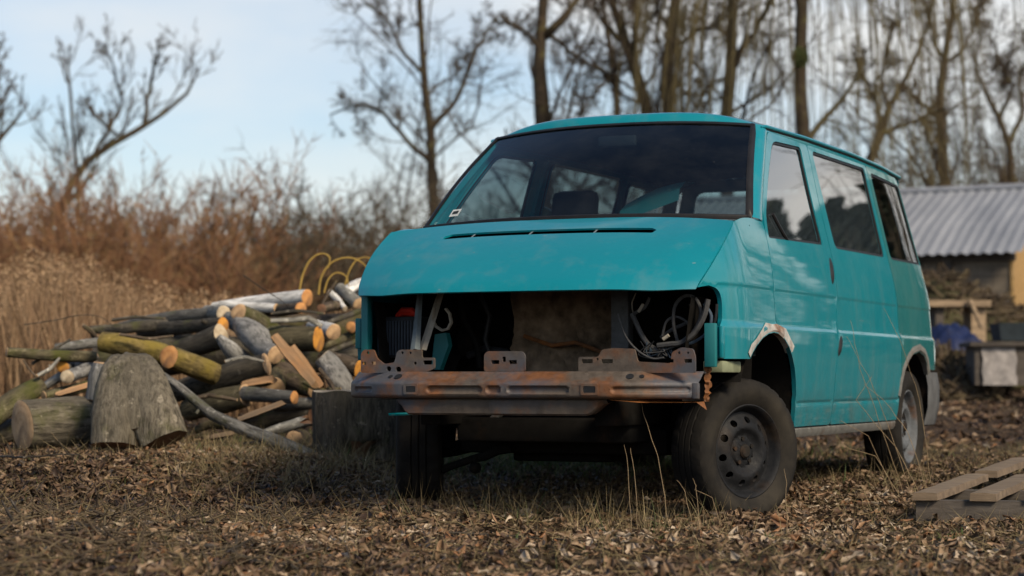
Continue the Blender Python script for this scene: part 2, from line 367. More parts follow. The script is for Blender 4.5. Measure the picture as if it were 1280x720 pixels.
def ground_mat():
    t = NT('ground_litter'); n1 = t.noise(0.6, 5); n2 = t.noise(11, 8, 0.7); n3 = t.noise(48, 6, 0.7)
    v = t.new('ShaderNodeTexVoronoi'); v.inputs['Scale'].default_value = 17; t.l.new(t.tc.outputs['Object'], v.inputs['Vector'])
    leafc = t.ramp(t.math('FRACT', t.math('MULTIPLY', v.outputs['Color'], 1.0)), [(0.0, (0.030, 0.019, 0.012)), (0.4, (0.07, 0.042, 0.022)), (0.75, (0.125, 0.078, 0.042)), (1.0, (0.17, 0.12, 0.075))])
    c = t.mix(t.ramp(n2, [(0.35, 0.0), (0.65, 1.0)]), (0.022, 0.016, 0.011), leafc)
    c = t.mix(t.math('MULTIPLY', t.ramp(n1, [(0.5, 0.0), (0.7, 1.0)]), 0.35), c, (0.12, 0.10, 0.055))
    t.color(c).set(Roughness=0.95, Specular_IOR_Level=0.15)
    t.bump(t.math('ADD', t.math('MULTIPLY', v.outputs['Distance'], 1.0), n3), 0.9, 0.03); return t.m
GROUNDM = ground_mat()
# ------------------------------------------------------------------ panels cut out of curved skins
def rl(pts, rad=0.0, step=0.035, closed=True):      # outline with rounded corners, densely sampled
    n = len(pts); out = []
    rads = rad if hasattr(rad, '__len__') else [rad]*n
    for i in range(n):
        p = Vector(pts[i]); r = rads[i]
        if r <= 0: out.append(p); continue
        a, b = Vector(pts[i-1])-p, Vector(pts[(i+1) % n])-p
        ra, rb = min(r, a.length*0.48), min(r, b.length*0.48)
        A, B = p+a.normalized()*ra, p+b.normalized()*rb
        for k in range(6):
            t = k/5; out.append(A*(1-t)**2+p*2*t*(1-t)+B*t*t)
    res = []
    for i in range(len(out)):
        a, b = out[i], out[(i+1) % len(out)]
        if not closed and i == len(out)-1: res.append(a); break
        m = max(1, int((b-a).length/step))
        for k in range(m): res.append(a.lerp(b, k/m))
    return [(p.x, p.y) for p in res]
def inside(px, py, loop):
    x, y = np.asarray(px), np.asarray(py); c = np.zeros(x.shape, bool); L = np.array(loop); M = np.roll(L, -1, 0)
    for (x1, y1), (x2, y2) in zip(L, M):
        if y1 == y2: continue
        c ^= ((y1 > y) != (y2 > y)) & (x < (x2-x1)*(y-y1)/(y2-y1)+x1)
    return c
def panel(loops, fmap, out, step=0.05, rows=(), lip=0.018, lipdir=None):
    allb = np.array([p for l in loops for p in l]); lo, hi = allb.min(0), allb.max(0)
    ga = np.arange(lo[0]+step/2, hi[0], step); gb = np.arange(lo[1]+step/2, hi[1], step)
    gb = np.array(sorted(list(gb)+[q for q in rows if lo[1] < q < hi[1]]))
    A, B = [q.ravel() for q in np.meshgrid(ga, gb)]
    ok = inside(A, B, loops[0])
    for h in loops[1:]: ok &= ~inside(A, B, h)
    A, B = A[ok], B[ok]
    if len(A):
        d = np.sqrt(((A[:, None]-allb[None, :, 0])**2+(B[:, None]-allb[None, :, 1])**2).min(1)); k = d > step*0.28; A, B = A[k], B[k]
    V = [Vector(p) for p in allb]+[Vector((a, b)) for a, b in zip(A, B)]
    E, n = [], 0
    for l in loops:
        m = len(l); E += [(n+i, n+(i+1) % m) for i in range(m)]; n += m
    vo, eo, fo = delaunay_2d_cdt(V, E, [], 0, 1e-5)[:3]
    cx = np.array([sum(vo[i].x for i in f)/len(f) for f in fo]); cy = np.array([sum(vo[i].y for i in f)/len(f) for f in fo])
    ok = inside(cx, cy, loops[0])
    for h in loops[1:]: ok &= ~inside(cx, cy, h)
    F = [tuple(f) for f, k in zip(fo, ok) if k]
    P = [Vector(fmap(p.x, p.y)) for p in vo]; mb = MB(); e = 1e-3; out = Vector(out)
    def nrm(p):
        a = Vector(fmap(p.x+e, p.y))-Vector(fmap(p.x-e, p.y)); b = Vector(fmap(p.x, p.y+e))-Vector(fmap(p.x, p.y-e))
        q = a.cross(b).normalized(); return q if q.dot(out) > 0 else -q
    used = sorted({i for f in F for i in f}); ix = {q: i for i, q in enumerate(used)}
    mb.add([P[i] for i in used], [[ix[i] for i in f] for f in F])
    if lip:
        cnt = {}
        for f in F:
            for i in range(len(f)):
                k = (f[i], f[(i+1) % len(f)]); kk = tuple(sorted(k)); cnt.setdefault(kk, []).append(k)
        be = [v[0] for v in cnt.values() if len(v) == 1]; bv = {i for q in be for i in q}; base = len(mb.v); bi = {}
        for i in bv:
            bi[i] = len(mb.v); mb.v.append(tuple(P[i]-(nrm(vo[i]) if lipdir is None else Vector(lipdir))*lip))
        mb.f += [(ix[b], ix[a], bi[a], bi[b]) for a, b in be]
    return mb
def sm(a, b, x):
    t = min(1, max(0, (x-a)/(b-a))); return t*t*(3-2*t)

# ------------------------------------------------------------------ the van: its own axes are x to its left side, y to the rear, z up
WZ = [.30, .36, .42, .55, .75, .88, 1.06, 1.2, 1.31, 1.40, 1.83, 1.876, 1.95]
WX = [.855, .872, .886, .906, .921, .925, .914, .892, .866, .842, .737, .722, .69]
def yrear(z): return float(np.interp(z, [.3, .69, .88, 1.057, 1.29, 1.83, 1.9], [3.50, 3.50, 3.475, 3.45, 3.415, 3.35, 3.33]))
def _w(z): return float(np.interp(z, WZ, WX))
def SX(y, z):
    w = sum(_w(z+d) for d in (-.05, -.03, -.012, .012, .03, .05))/6       # rounded off between the stations
    t = max(0, (-.15-y)/.41); u = max(0, (y-2.95)/.5); q = max(0, (y-(yrear(z)-.10))/.10)
    w -= .09*t*t+.012*u*u+.055*q*q
    w += .010*(1-sm(.868, .892, z))-.0045*(1-sm(1.046, 1.062, z))+.0045*(1-sm(.88, .9, z))
    w -= .006*math.exp(-((z-.53)/.009)**2)
    return w
ROWS = [1.036, 1.046, 1.050, 1.054, 1.058, 1.062, 1.07, .862, .868, .874, .880, .886, .892, .90, .512, .521, .527, .53, .533, .539, .548]
van = thing('van', 'turquoise passenger van with its front end stripped away, parked on dry leaves', 'van', (VO[0], VO[1], 0), -VTH)
def sidemap(s, off=0.0): return lambda y, z: (s*(SX(y, z)+off), y, z)
def side(name, loops, s, mat, off=0.0, step=0.05, lip=0.018, parent=None):
    return panel(loops, sidemap(s, off), (s, 0, 0.1), step, ROWS, lip).build(name, mat, parent or van, 50)

W1 = [(.300, 1.298), (.342, 1.402), (.539, 1.606), (.735, 1.782), (.80, 1.806), (1.248, 1.822), (1.222, 1.60), (1.220, 1.318)]
W1R = [.02, .05, .1, .06, .05, .03, .1, .03]
W2 = [(1.452, 1.824), (2.500, 1.832), (2.455, 1.322), (1.440, 1.314)]
W3 = [(2.612, 1.818), (3.262, 1.796), (3.345, 1.322), (2.588, 1.318)]
DOORF = [(.262, .866), (.240, .911), (.236, 1.08), (.258, 1.229), (.272, 1.323), (.312, 1.43), (.472, 1.603), (.614, 1.748), (.700, 1.832)]
DOORR = [(1.384, 1.846), (1.345, 1.58), (1.330, 1.30), (1.318, 1.20), (1.296, 1.06), (1.240, .88), (1.205, .66), (1.203, .418)]
MIDR = [(2.556, 1.850), (2.530, 1.58), (2.522, 1.312), (2.530, 1.06), (2.530, .88), (2.550, .70)]
ARCHR = [(.325, .830), (.395, .797), (.457, .750), (.505, .695), (.535, .638), (.560, .570), (.572, .50), (.585, .418)]
ARCHF = [(-.173, .733), (-.135, .762), (-.085, .792), (0.0, .828), (.085, .848), (.164, .856), (.235, .852)]
RARCH = [(2.560, .54), (2.579, .618), (2.622, .690), (2.70, .745), (2.80, .784), (2.953, .803), (3.08, .780), (3.16, .735), (3.21, .67)]
sh = lambda L, dy, dz=0: [(a+dy, b+dz) for a, b in L]
def hood0(u, v):            # v 0 at the front edge .. 1 at the windscreen
    au = abs(u)
    yf = -.725+.155*au**3.2; zf = 1.036+.006*(1-au)-.006*math.exp(-((au-.8)/.12)**2)
    yb = -.100-.075*au**4; zb = 1.384-.040*au**3
    f = Vector((.812*u, yf, zf)); b = Vector((.842*u, yb, zb))
    p = f.lerp(b, v); c = math.sin(math.pi*min(1, v*1.0))
    n = Vector((0, -.5, .86))
    p += n*(.030*c*(1-.45*au**2.5)+.007*c*math.exp(-((au-.80)/.10)**2))
    p += n*(.018*(1-(1-min(1, v/.10))**2)-.018)*(1-.4*au)
    return p
def hood_edge(v):
    p = hood0(1.0, v); return (p.y, p.z)
def hood(u, v):
    p = hood0(u, v); y, z = hood_edge(v); p.x = u*(SX(y, z)-.003); return p
def body_side(s):
    # front wing with the arch over the wheel and the edge of the headlamp opening
    fender_loop = rl([(q[0]+.004, q[1]-.002) for q in (hood_edge(v_) for v_ in (0.02, .12, .25, .4, .55, .7, .85, 1.0))]+[(-.05, 1.366), (.06, 1.374), (.262, 1.374)]
        + sh(DOORF[4:5]+DOORF[3:4]+DOORF[2:3]+DOORF[1:2]+DOORF[0:1], -.006)[0:]
        + ARCHF[::-1] + [(-.446, .731), (-.452, .872), (-.412, .896), (-.404, .99), (-.43, 1.034), (-.49, 1.045)],
        [0]*8+[.05, 0, 0]+[0]*5+[0]*7+[.01, .006, .015, .05, .05, 0])
    f = side('fender', [fender_loop], s, PAINT, lip=0.022)
    fl = [(y, z) for y, z in ARCHF]
    mb = MB(); P = []
    for i, (y, z) in enumerate(fl+[(.325, .830), (.395, .797), (.44, .765)]):
        q = [(0, -.002), (.012, .004), (.045+.008*math.sin(i*2.1), .004)]
        dx, dz = y-.16, z-.47; L = math.hypot(dx, dz); dx, dz = dx/L, dz/L
        P.append([(s*(SX(y, z)-.03), y, z)]+[(s*(SX(y+dx*a, z+dz*a)+o), y+dx*a, z+dz*a) for a, o in q])
    o = mb.grid(P).build('arch_flange', PRIMER, f); o['label'] = 'bare pale primer along the wheel arch, flaking to rust'
    # front door
    dl = rl(DOORF+[(.76, 1.848)]+DOORR+ARCHR[::-1], [0]*8+[.05]+[.03, .02]+[0]*(len(DOORR)-2)+[.02]+[.02]+[0]*7)
    wl_ = rl(W1, W1R)
    d = side('door', [dl, wl_], s, PAINT, lip=0.02)
    wr = rl([(.318, 1.308), (.358, 1.402), (.552, 1.598), (.742, 1.770), (.80, 1.792), (1.234, 1.808), (1.208, 1.60), (1.206, 1.330)], W1R)
    side('window_seal', [wl_, wr], s, RUBBER, -.006, 0.05, .012, d)
    side('window_pane', [rl(W1, W1R)], s, GLASS2, -.012, 0.07, 0, d)
    mb = MB(); mb.tube([(s*(SX(.47, 1.42)-.004), .472, 1.422), (s*(SX(.545, 1.35)-.004), .548, 1.35), (s*(SX(.60, 1.308)-.004), .606, 1.306)], .009, 6)
    mb.build('quarterlight_bar', RUBBER, d)
    # recessed-looking upright pull handle at the rear edge of the door
    def handle(y, z0, z1, w, nm, par):
        m = MB(); P = []
        for k in range(9):
            t = k/8; z = z0+(z1-z0)*t; ww = w*(1-abs(2*t-1)**4)+.004; o = .016*(1-abs(2*t-1)**3)
            P.append([(s*(SX(y+a, z)+o*(1-(abs(a)/ww)**2)-.004), y+a+(t-.5)*.045, z) for a in (-ww, -ww*.6, 0, ww*.6, ww)])
        m.grid(P).build(nm, BLACKPL, par)
    handle(1.265, 1.112, 1.268, .026, 'door_handle', d)
    # middle side panel
    ml = rl(sh(DOORR[::-1], .007)+[(1.45, 1.852)]+sh(MIDR, -.004)+[(2.556, .54), (2.552, .418)], [.02]+[0]*(len(DOORR)-2)+[.02, 0]+[.03]+[0]*(len(MIDR)-1)+[0, .02])
    m = side('side_panel', [ml, rl(W2, .045)], s, PAINT, lip=0.02)
    w2i = rl([(1.466, 1.810), (2.486, 1.818), (2.441, 1.336), (1.455, 1.328)], .04)
    side('window_seal', [rl(W2, .045), w2i], s, RUBBER, -.005, .06, .012, m)
    side('window_pane', [rl(W2, .045)], s, GLASS2, -.011, .08, 0, m)
    handle(1.268, .752, .870, .024, 'door_handle', m)
    # rear quarter panel
    ql = rl(sh(MIDR[::-1], .003)+[(2.60, 1.852), (3.34, 1.838)]+[(yrear(z)-.002, z) for z in (1.6, 1.29, 1.057, .88, .70)]+[(3.22, .70), (3.20, .69)]+RARCH[::-1][1:]+[(2.557, .60)],
        [0]*len(MIDR)+[0, .05]+[0]*5+[0, 0]+[0]*(len(RARCH)-1)+[0])
    q = side('quarter_panel', [ql, rl(W3, .045)], s, PAINT2, lip=0.02)
    w3i = rl([(2.626, 1.804), (3.250, 1.783), (3.330, 1.336), (2.603, 1.332)], .04)
    side('window_seal', [rl(W3, .045), w3i], s, RUBBER, -.005, .06, .012, q)
    side('window_pane', [rl(W3, .045)], s, GLASS2, -.011, .08, 0, q)
    # arch lip at the back wheel
    P = []
    for y, z in RARCH:
        dx, dz = y-2.92, z-.42; L = math.hypot(dx, dz); dx, dz = dx/L, dz/L
        P.append([(s*(SX(y, z)-.05), y, z)]+[(s*(SX(y+dx*a, z+dz*a)+o), y+dx*a, z+dz*a) for a, o in ((0, -.002), (.010, .007), (.035, .006), (.045, .001))])
    MB().grid(P).build('arch_flange', SILLGREY, q)
    # sill
    P = []
    for y in np.linspace(.60, 2.56, 26):
        P.append([(s*(SX(y, .41)-.012), y, .414), (s*(SX(y, .40)-.002), y, .405), (s*(SX(y, .38)-.001), y, .385), (s*(SX(y, .37)-.012), y, .366), (s*(SX(y, .37)-.10), y, .366)])
    MB().grid(P).build('sill', SILLGREY, van)
    # rail over the doors and the gutter
    P = []
    for y in np.linspace(.70, 3.36, 34):
        za = 1.851 if y > .78 else 1.838+.013*(y-.70)/.08
        zb = float(np.interp(y, GY, GZ))+.004
        P.append([(s*(SX(y, za)-.010), y, za-.02), (s*(SX(y, za)), y, za), (s*(.722+.004), y, (za+zb)/2), (s*.722, y, zb), (s*.70, y, zb+.004)])
    r = MB().grid(P).build('roof_rail', PAINT, van)
    pts = [(s*.719, .66, 1.860), (s*.725, .68, 1.864)]+[(s*.729, y, float(np.interp(y, GY, GZ))) for y in np.linspace(.70, 3.34, 24)]
    MB().tube(pts, [.004, .007]+[.0095]*24, 7).build('gutter', PAINT, r)
    MB().tube([(p[0]-s*.001, p[1], p[2]-.0125) for p in pts[2:]], .0045, 5).build('gutter_seal', RUBBER, r)
    # windscreen pillar
    P = []
    outer = [(.268, 1.372)]+[(y-.006, z) for y, z in DOORF[5:]]+[(.722, 1.852), (.735, 1.868)]
    for i, (y, z) in enumerate(outer):
        t = (z-1.372)/(1.868-1.372)
        a = Vector((s*(.838-.150*t), .128+.53*t+.03*math.sin(math.pi*t)*0, 1.383+.492*t)); b = Vector((s*(SX(y, z)), y, z))
        row = [a+Vector((-s*.012, .03, -.01))]
        for k in (0, .22, .5, .78, .94, 1.0):
            p = a.lerp(b, k); w = math.sin(math.pi*k)*.020; row.append(p+Vector((s*w*.75, -w*.65, 0)))
        row.append(b+Vector((-s*.02, 0, 0))); P.append(row)
    MB().grid(P).build('windscreen_pillar', PAINT, van)
    # trims inside
    m = side('inner_trim', [rl([(.30, 1.28), (1.28, 1.28), (2.5, 1.28), (3.36, 1.28), (3.36, .85), (2.5, .85), (2.5, .52), (.62, .52), (.40, .88), (.30, .92)], 0)], s, DARKTRIM, -.05, .12, 0)
GY, GZ = [.5, .76, 1.33, 2.27, 2.92, 3.4], [1.862, 1.868, 1.882, 1.888, 1.876, 1.852]
for s in (1, -1): body_side(s)

# roof
def roof_pt(u, y, k):      # k = 0 at the glass, 1 on the roof
    au = abs(u); y0 = .555+.105*u*u; z0 = 1.897-.030*au**2.5
    yy = y0+y; ze = float(np.interp(yy, GY, GZ))+.006; zf = ze+.084*(1-au**4.0)
    hw = .690+.028*sm(0, .2, y)
    yend = 3.352-.03*u*u; f = (yy-.66)/(3.4-.66)
    zz = z0+(zf-z0)*math.sin(k*math.pi/2)
    if y > 2.6: q = (y-2.6)/.2; zz -= .05*min(1, q)**2
    return (hw*u, min(yy, 3.36), zz)
US = [math.copysign(1-(1-abs(t))**1.35, t) for t in np.linspace(-1, 1, 41)]
P = [[roof_pt(u, y, k) for u in US] for y, k in [(-.004, 0), (.0, .0), (.010, .22), (.022, .45), (.04, .68), (.065, .88), (.10, 1), (.2, 1), (.4, 1), (.7, 1), (1.1, 1), (1.5, 1), (1.9, 1), (2.3, 1), (2.6, 1), (2.68, 1), (2.74, 1), (2.80, 1)]]
MB().grid(P).build('roof', PAINT, van, 60)
P = [[(p[0]*.97, p[1]+.03, p[2]-.035) for p in (roof_pt(u, y, 1) for u in US)] for y in (.02, .3, .8, 1.4, 2.0, 2.72)]
MB().grid(P).build('headliner', HEADLINER, van)

# windscreen
def ws(u, t, off=0.0):     # u across -1..1, t up 0..1
    xb, xt = .838, .688
    bot = Vector((xb*u, -.055+.185*abs(u)**2.2, 1.392-.012*u*u)); top = Vector((xt*u, .555+.105*u*u, 1.900-.026*abs(u)**2.5))
    p = bot.lerp(top, t); b = .030*math.sin(math.pi*t)*(1-.35*u*u)
    return p+Vector((0, -b-off*.7, b*.8+off*.7))
N = 28
g = MB().grid([[ws(u, t) for u in np.linspace(-1, 1, N)] for t in np.linspace(0, 1, 14)]).build('windscreen', GLASS, van, 180)
def frame_strip(w_side, w_top, w_bot, off):
    mb = MB(); tt = np.linspace(0, 1, 15); uu = np.linspace(-1, 1, 33)
    for s in (1, -1):
        mb.grid([[ws(s*(1.0+.010), t, off-.012), ws(s*1.0, t, off), ws(s*(1-w_side*.5), t, off+.003), ws(s*(1-w_side), t, off), ws(s*(1-w_side), t, off-.01)] for t in tt])
    mb.grid([[ws(u, 1.016, off-.012), ws(u, 1.0, off), ws(u, 1-w_top*.5, off+.003), ws(u, 1-w_top, off), ws(u, 1-w_top, off-.01)] for u in uu])
    mb.grid([[ws(u, -.012, off-.012), ws(u, 0.0, off), ws(u, w_bot*.5, off+.003), ws(u, w_bot, off), ws(u, w_bot, off-.01)] for u in uu])
    return mb
frame_strip(.026, .030, .018, .006).build('windscreen_seal', RUBBER, g)
st = MB().grid([[ws(u, t, .002) for u in (-.835, -.80, -.765)] for t in (.085, .12, .15)]).build('sticker', WHITEPL, g); 
MB().grid([[ws(u, t, .003) for u in (-.823, -.80, -.777)] for t in (.105, .12, .133)]).build('sticker_print', DASH, g)

# bonnet
def hood_loop():
    a = [(u, 0.0) for u in np.linspace(-1, 1, 40)]+[(1.0, v) for v in np.linspace(0, 1, 16)[1:]]+[(u, 1.0) for u in np.linspace(1, -1, 40)[1:]]+[(-1.0, v) for v in np.linspace(1, 0, 16)[1:-1]]
    return a
def hoodmap(u, v): return hood(u, v)
h = panel([hood_loop(), rl([(-.60, .70), (.60, .70), (.612, .752), (.58, .785), (-.58, .785), (-.612, .752)], .01, .05)], hoodmap, (0, -.5, .86), .05, (.02, .04, .07, .1), .009).build('hood', PAINT, van, 60)
MB().grid([[hood(u, v)-Vector((0, -.012, .030)) for v in (.69, .745, .80)] for u in np.linspace(-.66, .66, 21)]).build('vent_tray', BLACKPL, h)
for u in (-.44, -.10, .27):
    MB().grid([[hood(u+a, v)-Vector((0, -.003, .006)) for v in (.708, .745, .782)] for a in (-.006, .006)]).build('vent_rib', BLUEGREY, h)
P = [[hood(u, v)-Vector((0, -.012, .022)) for v in (.10, .3, .6, .97)] for u in np.linspace(-.96, .96, 31)]
MB().grid(P).build('hood_lining', UNDER, h)
# cowl between bonnet and windscreen
P = [[(hood(u, 1.0)+Vector((0, .004, -.012))), ws(u*.995, -.02, -.012)+Vector((0, .0, -.006)), ws(u*.98, .02, -.05)] for u in np.linspace(-.985, .985, 31)]
MB().grid(P).build('cowl', BLACKPL, van)

# tailgate
def tg(x, z): return (x, yrear(z)-.004-.03*(abs(x)/.9)**4, z)
tl = rl([(-.80, .66), (.80, .66), (.84, .9), (.815, 1.1), (.775, 1.3), (.65, 1.80), (.64, 1.845), (.42, 1.880), (.2, 1.893), (-.2, 1.893), (-.42, 1.880), (-.64, 1.845), (-.65, 1.80), (-.775, 1.3), (-.815, 1.1), (-.84, .9)], .03)
twl = rl([(-.64, 1.36), (.64, 1.36), (.56, 1.81), (-.56, 1.81)], .06)
t = panel([tl, twl], tg, (0, 1, .1), .09, (), .02).build('tailgate', PAINT2, van, 50)
panel([twl], lambda x, z: (x, tg(x, z)[1]-.008, z), (0, 1, .1), .12, (), 0).build('window_pane', GLASS2, t)
# rear bumper
P = []
for x, y in [(-.90, 3.24), (-.905, 3.42), (-.895, 3.56), (-.80, 3.62), (-.4, 3.645), (0, 3.65), (.4, 3.645), (.80, 3.62), (.895, 3.56), (.905, 3.42), (.90, 3.24)]:
    sx = -1 if x < 0 else 1
    P.append([(x*.93, y-.08, .69), (x, y, .685), (x*1.012, y+.012, .60), (x*1.01, y+.01, .48), (x*.985, y-.01, .375), (x*.93, y-.08, .36)])
MB().grid(P).build('rear_bumper', BUMPGREY, van, 60)

# ------------------------------------------------------------------ wheels
def make_wheel(loc, steer, s, mat_rim=RIM):
    w = bpy.data.objects.new('wheel', None); COL.objects.link(w); w.parent = van; w.location = loc; w.rotation_euler = (0, 0, steer)
    rt, hw = .326, .100
    n = 150; prof = [(-.078, .205), (-.092, .222), (-.106, .255), (-.108, .280), (-.100, .302), (-.088, .316), (-.066, .323), (-.040, .3255), (-.036, .317), (-.031, .326), (-.005, .327), (0, .3175), (.005, .327), (.031, .326), (.036, .317), (.040, .3255), (.066, .323), (.088, .316), (.100, .302), (.108, .280), (.106, .255), (.092, .222), (.078, .205)]
    v, f = [], []
    m = len(prof)
    for k in range(n):
        q = 2*math.pi*k/n
        for i, (h, r) in enumerate(prof):
            sk = (k+int(abs(h)*50)) % 5
            if .296 < r and abs(h) > .034 and sk == 0: r -= .0055
            v.append((s*h, r*math.cos(q), r*math.sin(q)))
    f = [(k*m+i, ((k+1) % n)*m+i, ((k+1) % n)*m+i+1, k*m+i+1) for k in range(n) for i in range(m-1)]
    MB().add(v, f).build('tyre', TYRE, w, 28)
    # steel rim: dished disc with ventilation holes
    RR = [.0, .034, .036, .062, .066, .080, .104, .118, .140, .160, .172, .178]; RH = [.056, .056, .046, .046, .036, .042, .066, .066, .056, .040, .036, .036]
    def rimx(r): return float(np.interp(r, RR, RH))
    holes = []
    for k in range(10):
        a = 2*math.pi*(k+.3)/10; ca, sa = math.cos(a), math.sin(a)
        holes.append([(.141*ca+.0135*math.cos(b)*ca*1.15-.0175*math.sin(b)*sa, .141*sa+.0135*math.cos(b)*sa*1.15+.0175*math.sin(b)*ca) for b in np.linspace(0, 2*math.pi, 13)[:-1]])
    ol = [(.178*math.cos(b), .178*math.sin(b)) for b in np.linspace(0, 2*math.pi, 73)[:-1]]
    d = panel([ol]+holes, lambda y, z: (s*(rimx(math.hypot(y, z))+.004), y, z), (s, 0, 0), .011, (), .012).build('rim', mat_rim, w, 40)
    MB().lathe([(s*.036, .174), (s*.046, .181), (s*.064, .189), (s*.078, .196), (s*.086, .206), (s*.084, .211), (s*.070, .207), (s*.0, .185), (-s*.08, .185), (-s*.085, .206)], 72).build('rim_barrel', mat_rim, w)
    hb = MB()
    for k in range(5):
        a = 2*math.pi*k/5+.4; hb.tube([(s*.03, .056*math.cos(a), .056*math.sin(a)), (s*.056, .056*math.cos(a), .056*math.sin(a))], .0105, 6)
    hb.tube([(s*.02, 0, 0), (s*.062, 0, 0), (s*.07, 0, 0)], [.033, .032, .024], 16)
    hb.build('hub_bolts', HUB, w)
    MB().tube([(-s*.06, 0, 0), (-s*.058, 0, 0), (-s*.02, 0, 0)], [.12, .13, .13], 24).build('brake_disc', HUB, w)
    return w
make_wheel((.800, .0, .322), R(-25), 1)
make_wheel((-.795, .02, .350), R(25.5), -1)
make_wheel((.790, 2.92, .372), 0, 1, STEELGREY)
make_wheel((-.790, 2.92, .400), 0, -1)

# ------------------------------------------------------------------ stripped front end
def beam_y(x): q = max(0, (abs(x)-.45)/.387); return -.775+.19*q*q
def rr_sdf(x, z, cx, cz, hx, hz, r):
    dx, dz = max(abs(x-cx)-hx+r, 0), max(abs(z-cz)-hz+r, 0); return math.hypot(dx, dz)-r
EMB = [(-.72, .596, .075, .013), (-.16, .596, .215, .016), (.135, .596, .034, .018), (-.02+.36-.05, .596, .0, 0), (.305, .596, .09, .016), (.66, .596, .135, .015)]
EMB = [(-.73, .598, .07, .012), (-.225, .598, .135, .016), (-.035, .598, .035, .018), (.175, .598, .145, .016), (.66, .598, .15, .014)]
HOLES = [(-.435, .600, .024, .013), (.415, .600, .028, .014)]
xs = np.linspace(-.845, .835, 253); P = []
for x in xs:
    y = beam_y(x); row = [(x, y+.10, .668), (x, y+.095, .676), (x, y+.075, .677), (x, y+.06, .668), (x, y+.022, .640), (x, y+.008, .634), (x, y, .627)]
    for z in np.linspace(.622, .574, 11):
        d = 0
        for cx, cz, hx, hz in EMB:
            e = rr_sdf(x, z, cx, cz, hx, hz, hz); d += .011*(1-sm(-.006, .004, e)) - .0035*math.exp(-(e/.005)**2)
        row.append((x, y-.002+d, z))
    row += [(x, y+.001, .568), (x, y+.007, .562), (x, y+.03, .559), (x, y+.10, .558)]
    P.append(row)
beam = MB().grid(P).build('bumper_beam', BEAM, van, 60)
for cx, cz, hx, hz in HOLES:
    y = beam_y(cx)
    l = rl([(cx-hx, cz-hz), (cx+hx, cz-hz), (cx+hx, cz+hz), (cx-hx, cz+hz)], .005, .01)
    o = rl([(cx-hx-.012, cz-hz-.010), (cx+hx+.012, cz-hz-.010), (cx+hx+.012, cz+hz+.010), (cx-hx-.012, cz+hz+.010)], .008, .01)
    panel([o, l], lambda a, b: (a, y-.006, b), (0, -1, 0), .03, (), .008).build('hole_frame', BEAM, beam)
    panel([l], lambda a, b: (a, y-.004, b), (0, -1, 0), .03, (), 0).build('bolt_hole_shade', BLACKPL, beam)  # black sheet stands in for the shade inside an uncut hole
def plate(pts, y, thick, name, mat, parent, holes=(), rad=.012, slope=0.0):
    lo = rl(pts, rad, .02)
    hs = []
    for hd in holes:
        if len(hd) == 3: hs.append([(hd[0]+hd[2]*math.cos(b), hd[1]+hd[2]*math.sin(b)) for b in np.linspace(0, 2*math.pi, 13)[:-1]])
        else: hs.append(rl([(hd[0]-hd[2], hd[1]-hd[3]), (hd[0]+hd[2], hd[1]-hd[3]), (hd[0]+hd[2], hd[1]+hd[3]), (hd[0]-hd[2], hd[1]+hd[3])], .004, .01))
    z0 = min(p[1] for p in pts)
    return panel([lo]+hs, lambda a, b: (a, y+slope*(b-z0), b), (0, -1, 0), .03, (), thick).build(name, mat, parent)
# the brackets on the beam, each cut from sheet with slots and bolt holes
def bx(px, y): return vat(px, 460, y).x
def bz(py, px, y): return vat(px, py, y).z
def px_plate(pxs, y, holes, name='bracket', mat=BEAM, thick=.012, rad=.010, slope=0.0):
    pts = [(vat(a, b, y).x, vat(a, b, y).z) for a, b in pxs]
    hs = []
    for hd in holes:
        c = vat(hd[0], hd[1], y); k = (vat(hd[0]+1, hd[1], y).x-c.x); kz = c.z-vat(hd[0], hd[1]+1, y).z
        hs.append((c.x, c.z, hd[2]*k) if len(hd) == 3 else (c.x, c.z, hd[2]*k, hd[3]*kz))
    return plate(pts, y, thick, name, mat, beam, hs, rad, slope)
px_plate([(451, 466), (451, 442), (455, 437), (467, 437), (471, 448), (480, 455), (493, 453), (496, 440), (500, 437), (527, 437), (527, 447), (543, 447), (543, 461), (530, 466)], -.672,
         [(460, 441, 1.6), (455, 454, 2.6, 2), (467, 454, 2.6, 2), (503, 441, 1.6), (513, 441, 1.5), (535, 453, 6, 2.6), (519, 454, 1.8), (486, 461, 3.0), (498, 462, 3.5)])
px_plate([(605, 464), (605, 443), (609, 439), (652, 439), (656, 443), (656, 464)], -.690, [(619, 452.5, 5, 2.4), (641, 452.5, 5, 2.4), (630, 449, 2.2, 3.2)])
px_plate([(723, 466), (723, 446), (748, 446), (752, 437), (766, 435), (793, 436), (797, 452), (838, 454), (840, 440), (852, 434), (866, 436), (869, 446), (869, 466)], -.668,
         [(734, 451.5, 7, 2.6), (759, 451.5, 7, 2.6), (747, 449, 1.5), (860, 451, 5, 2.4), (838, 451, 4, 2.2), (849, 441, 1.6), (860, 441, 1.5)])
for pxx, r in ((497, 5), (486, 3), (785, 5), (798, 3.2)):
    c = vat(pxx, 467, -.735); yb_ = beam_y(c.x); q0 = Vector((c.x, yb_+.041, .6545)); q1 = Vector((0, -.59, .8)); MB().tube([q0-q1*.002, q0+q1*.0025], r*.0036, 14).build('bolt_hole_shade', BLACKPL, beam)  # black discs laid on the sloped face, painted shade of open bolt holes
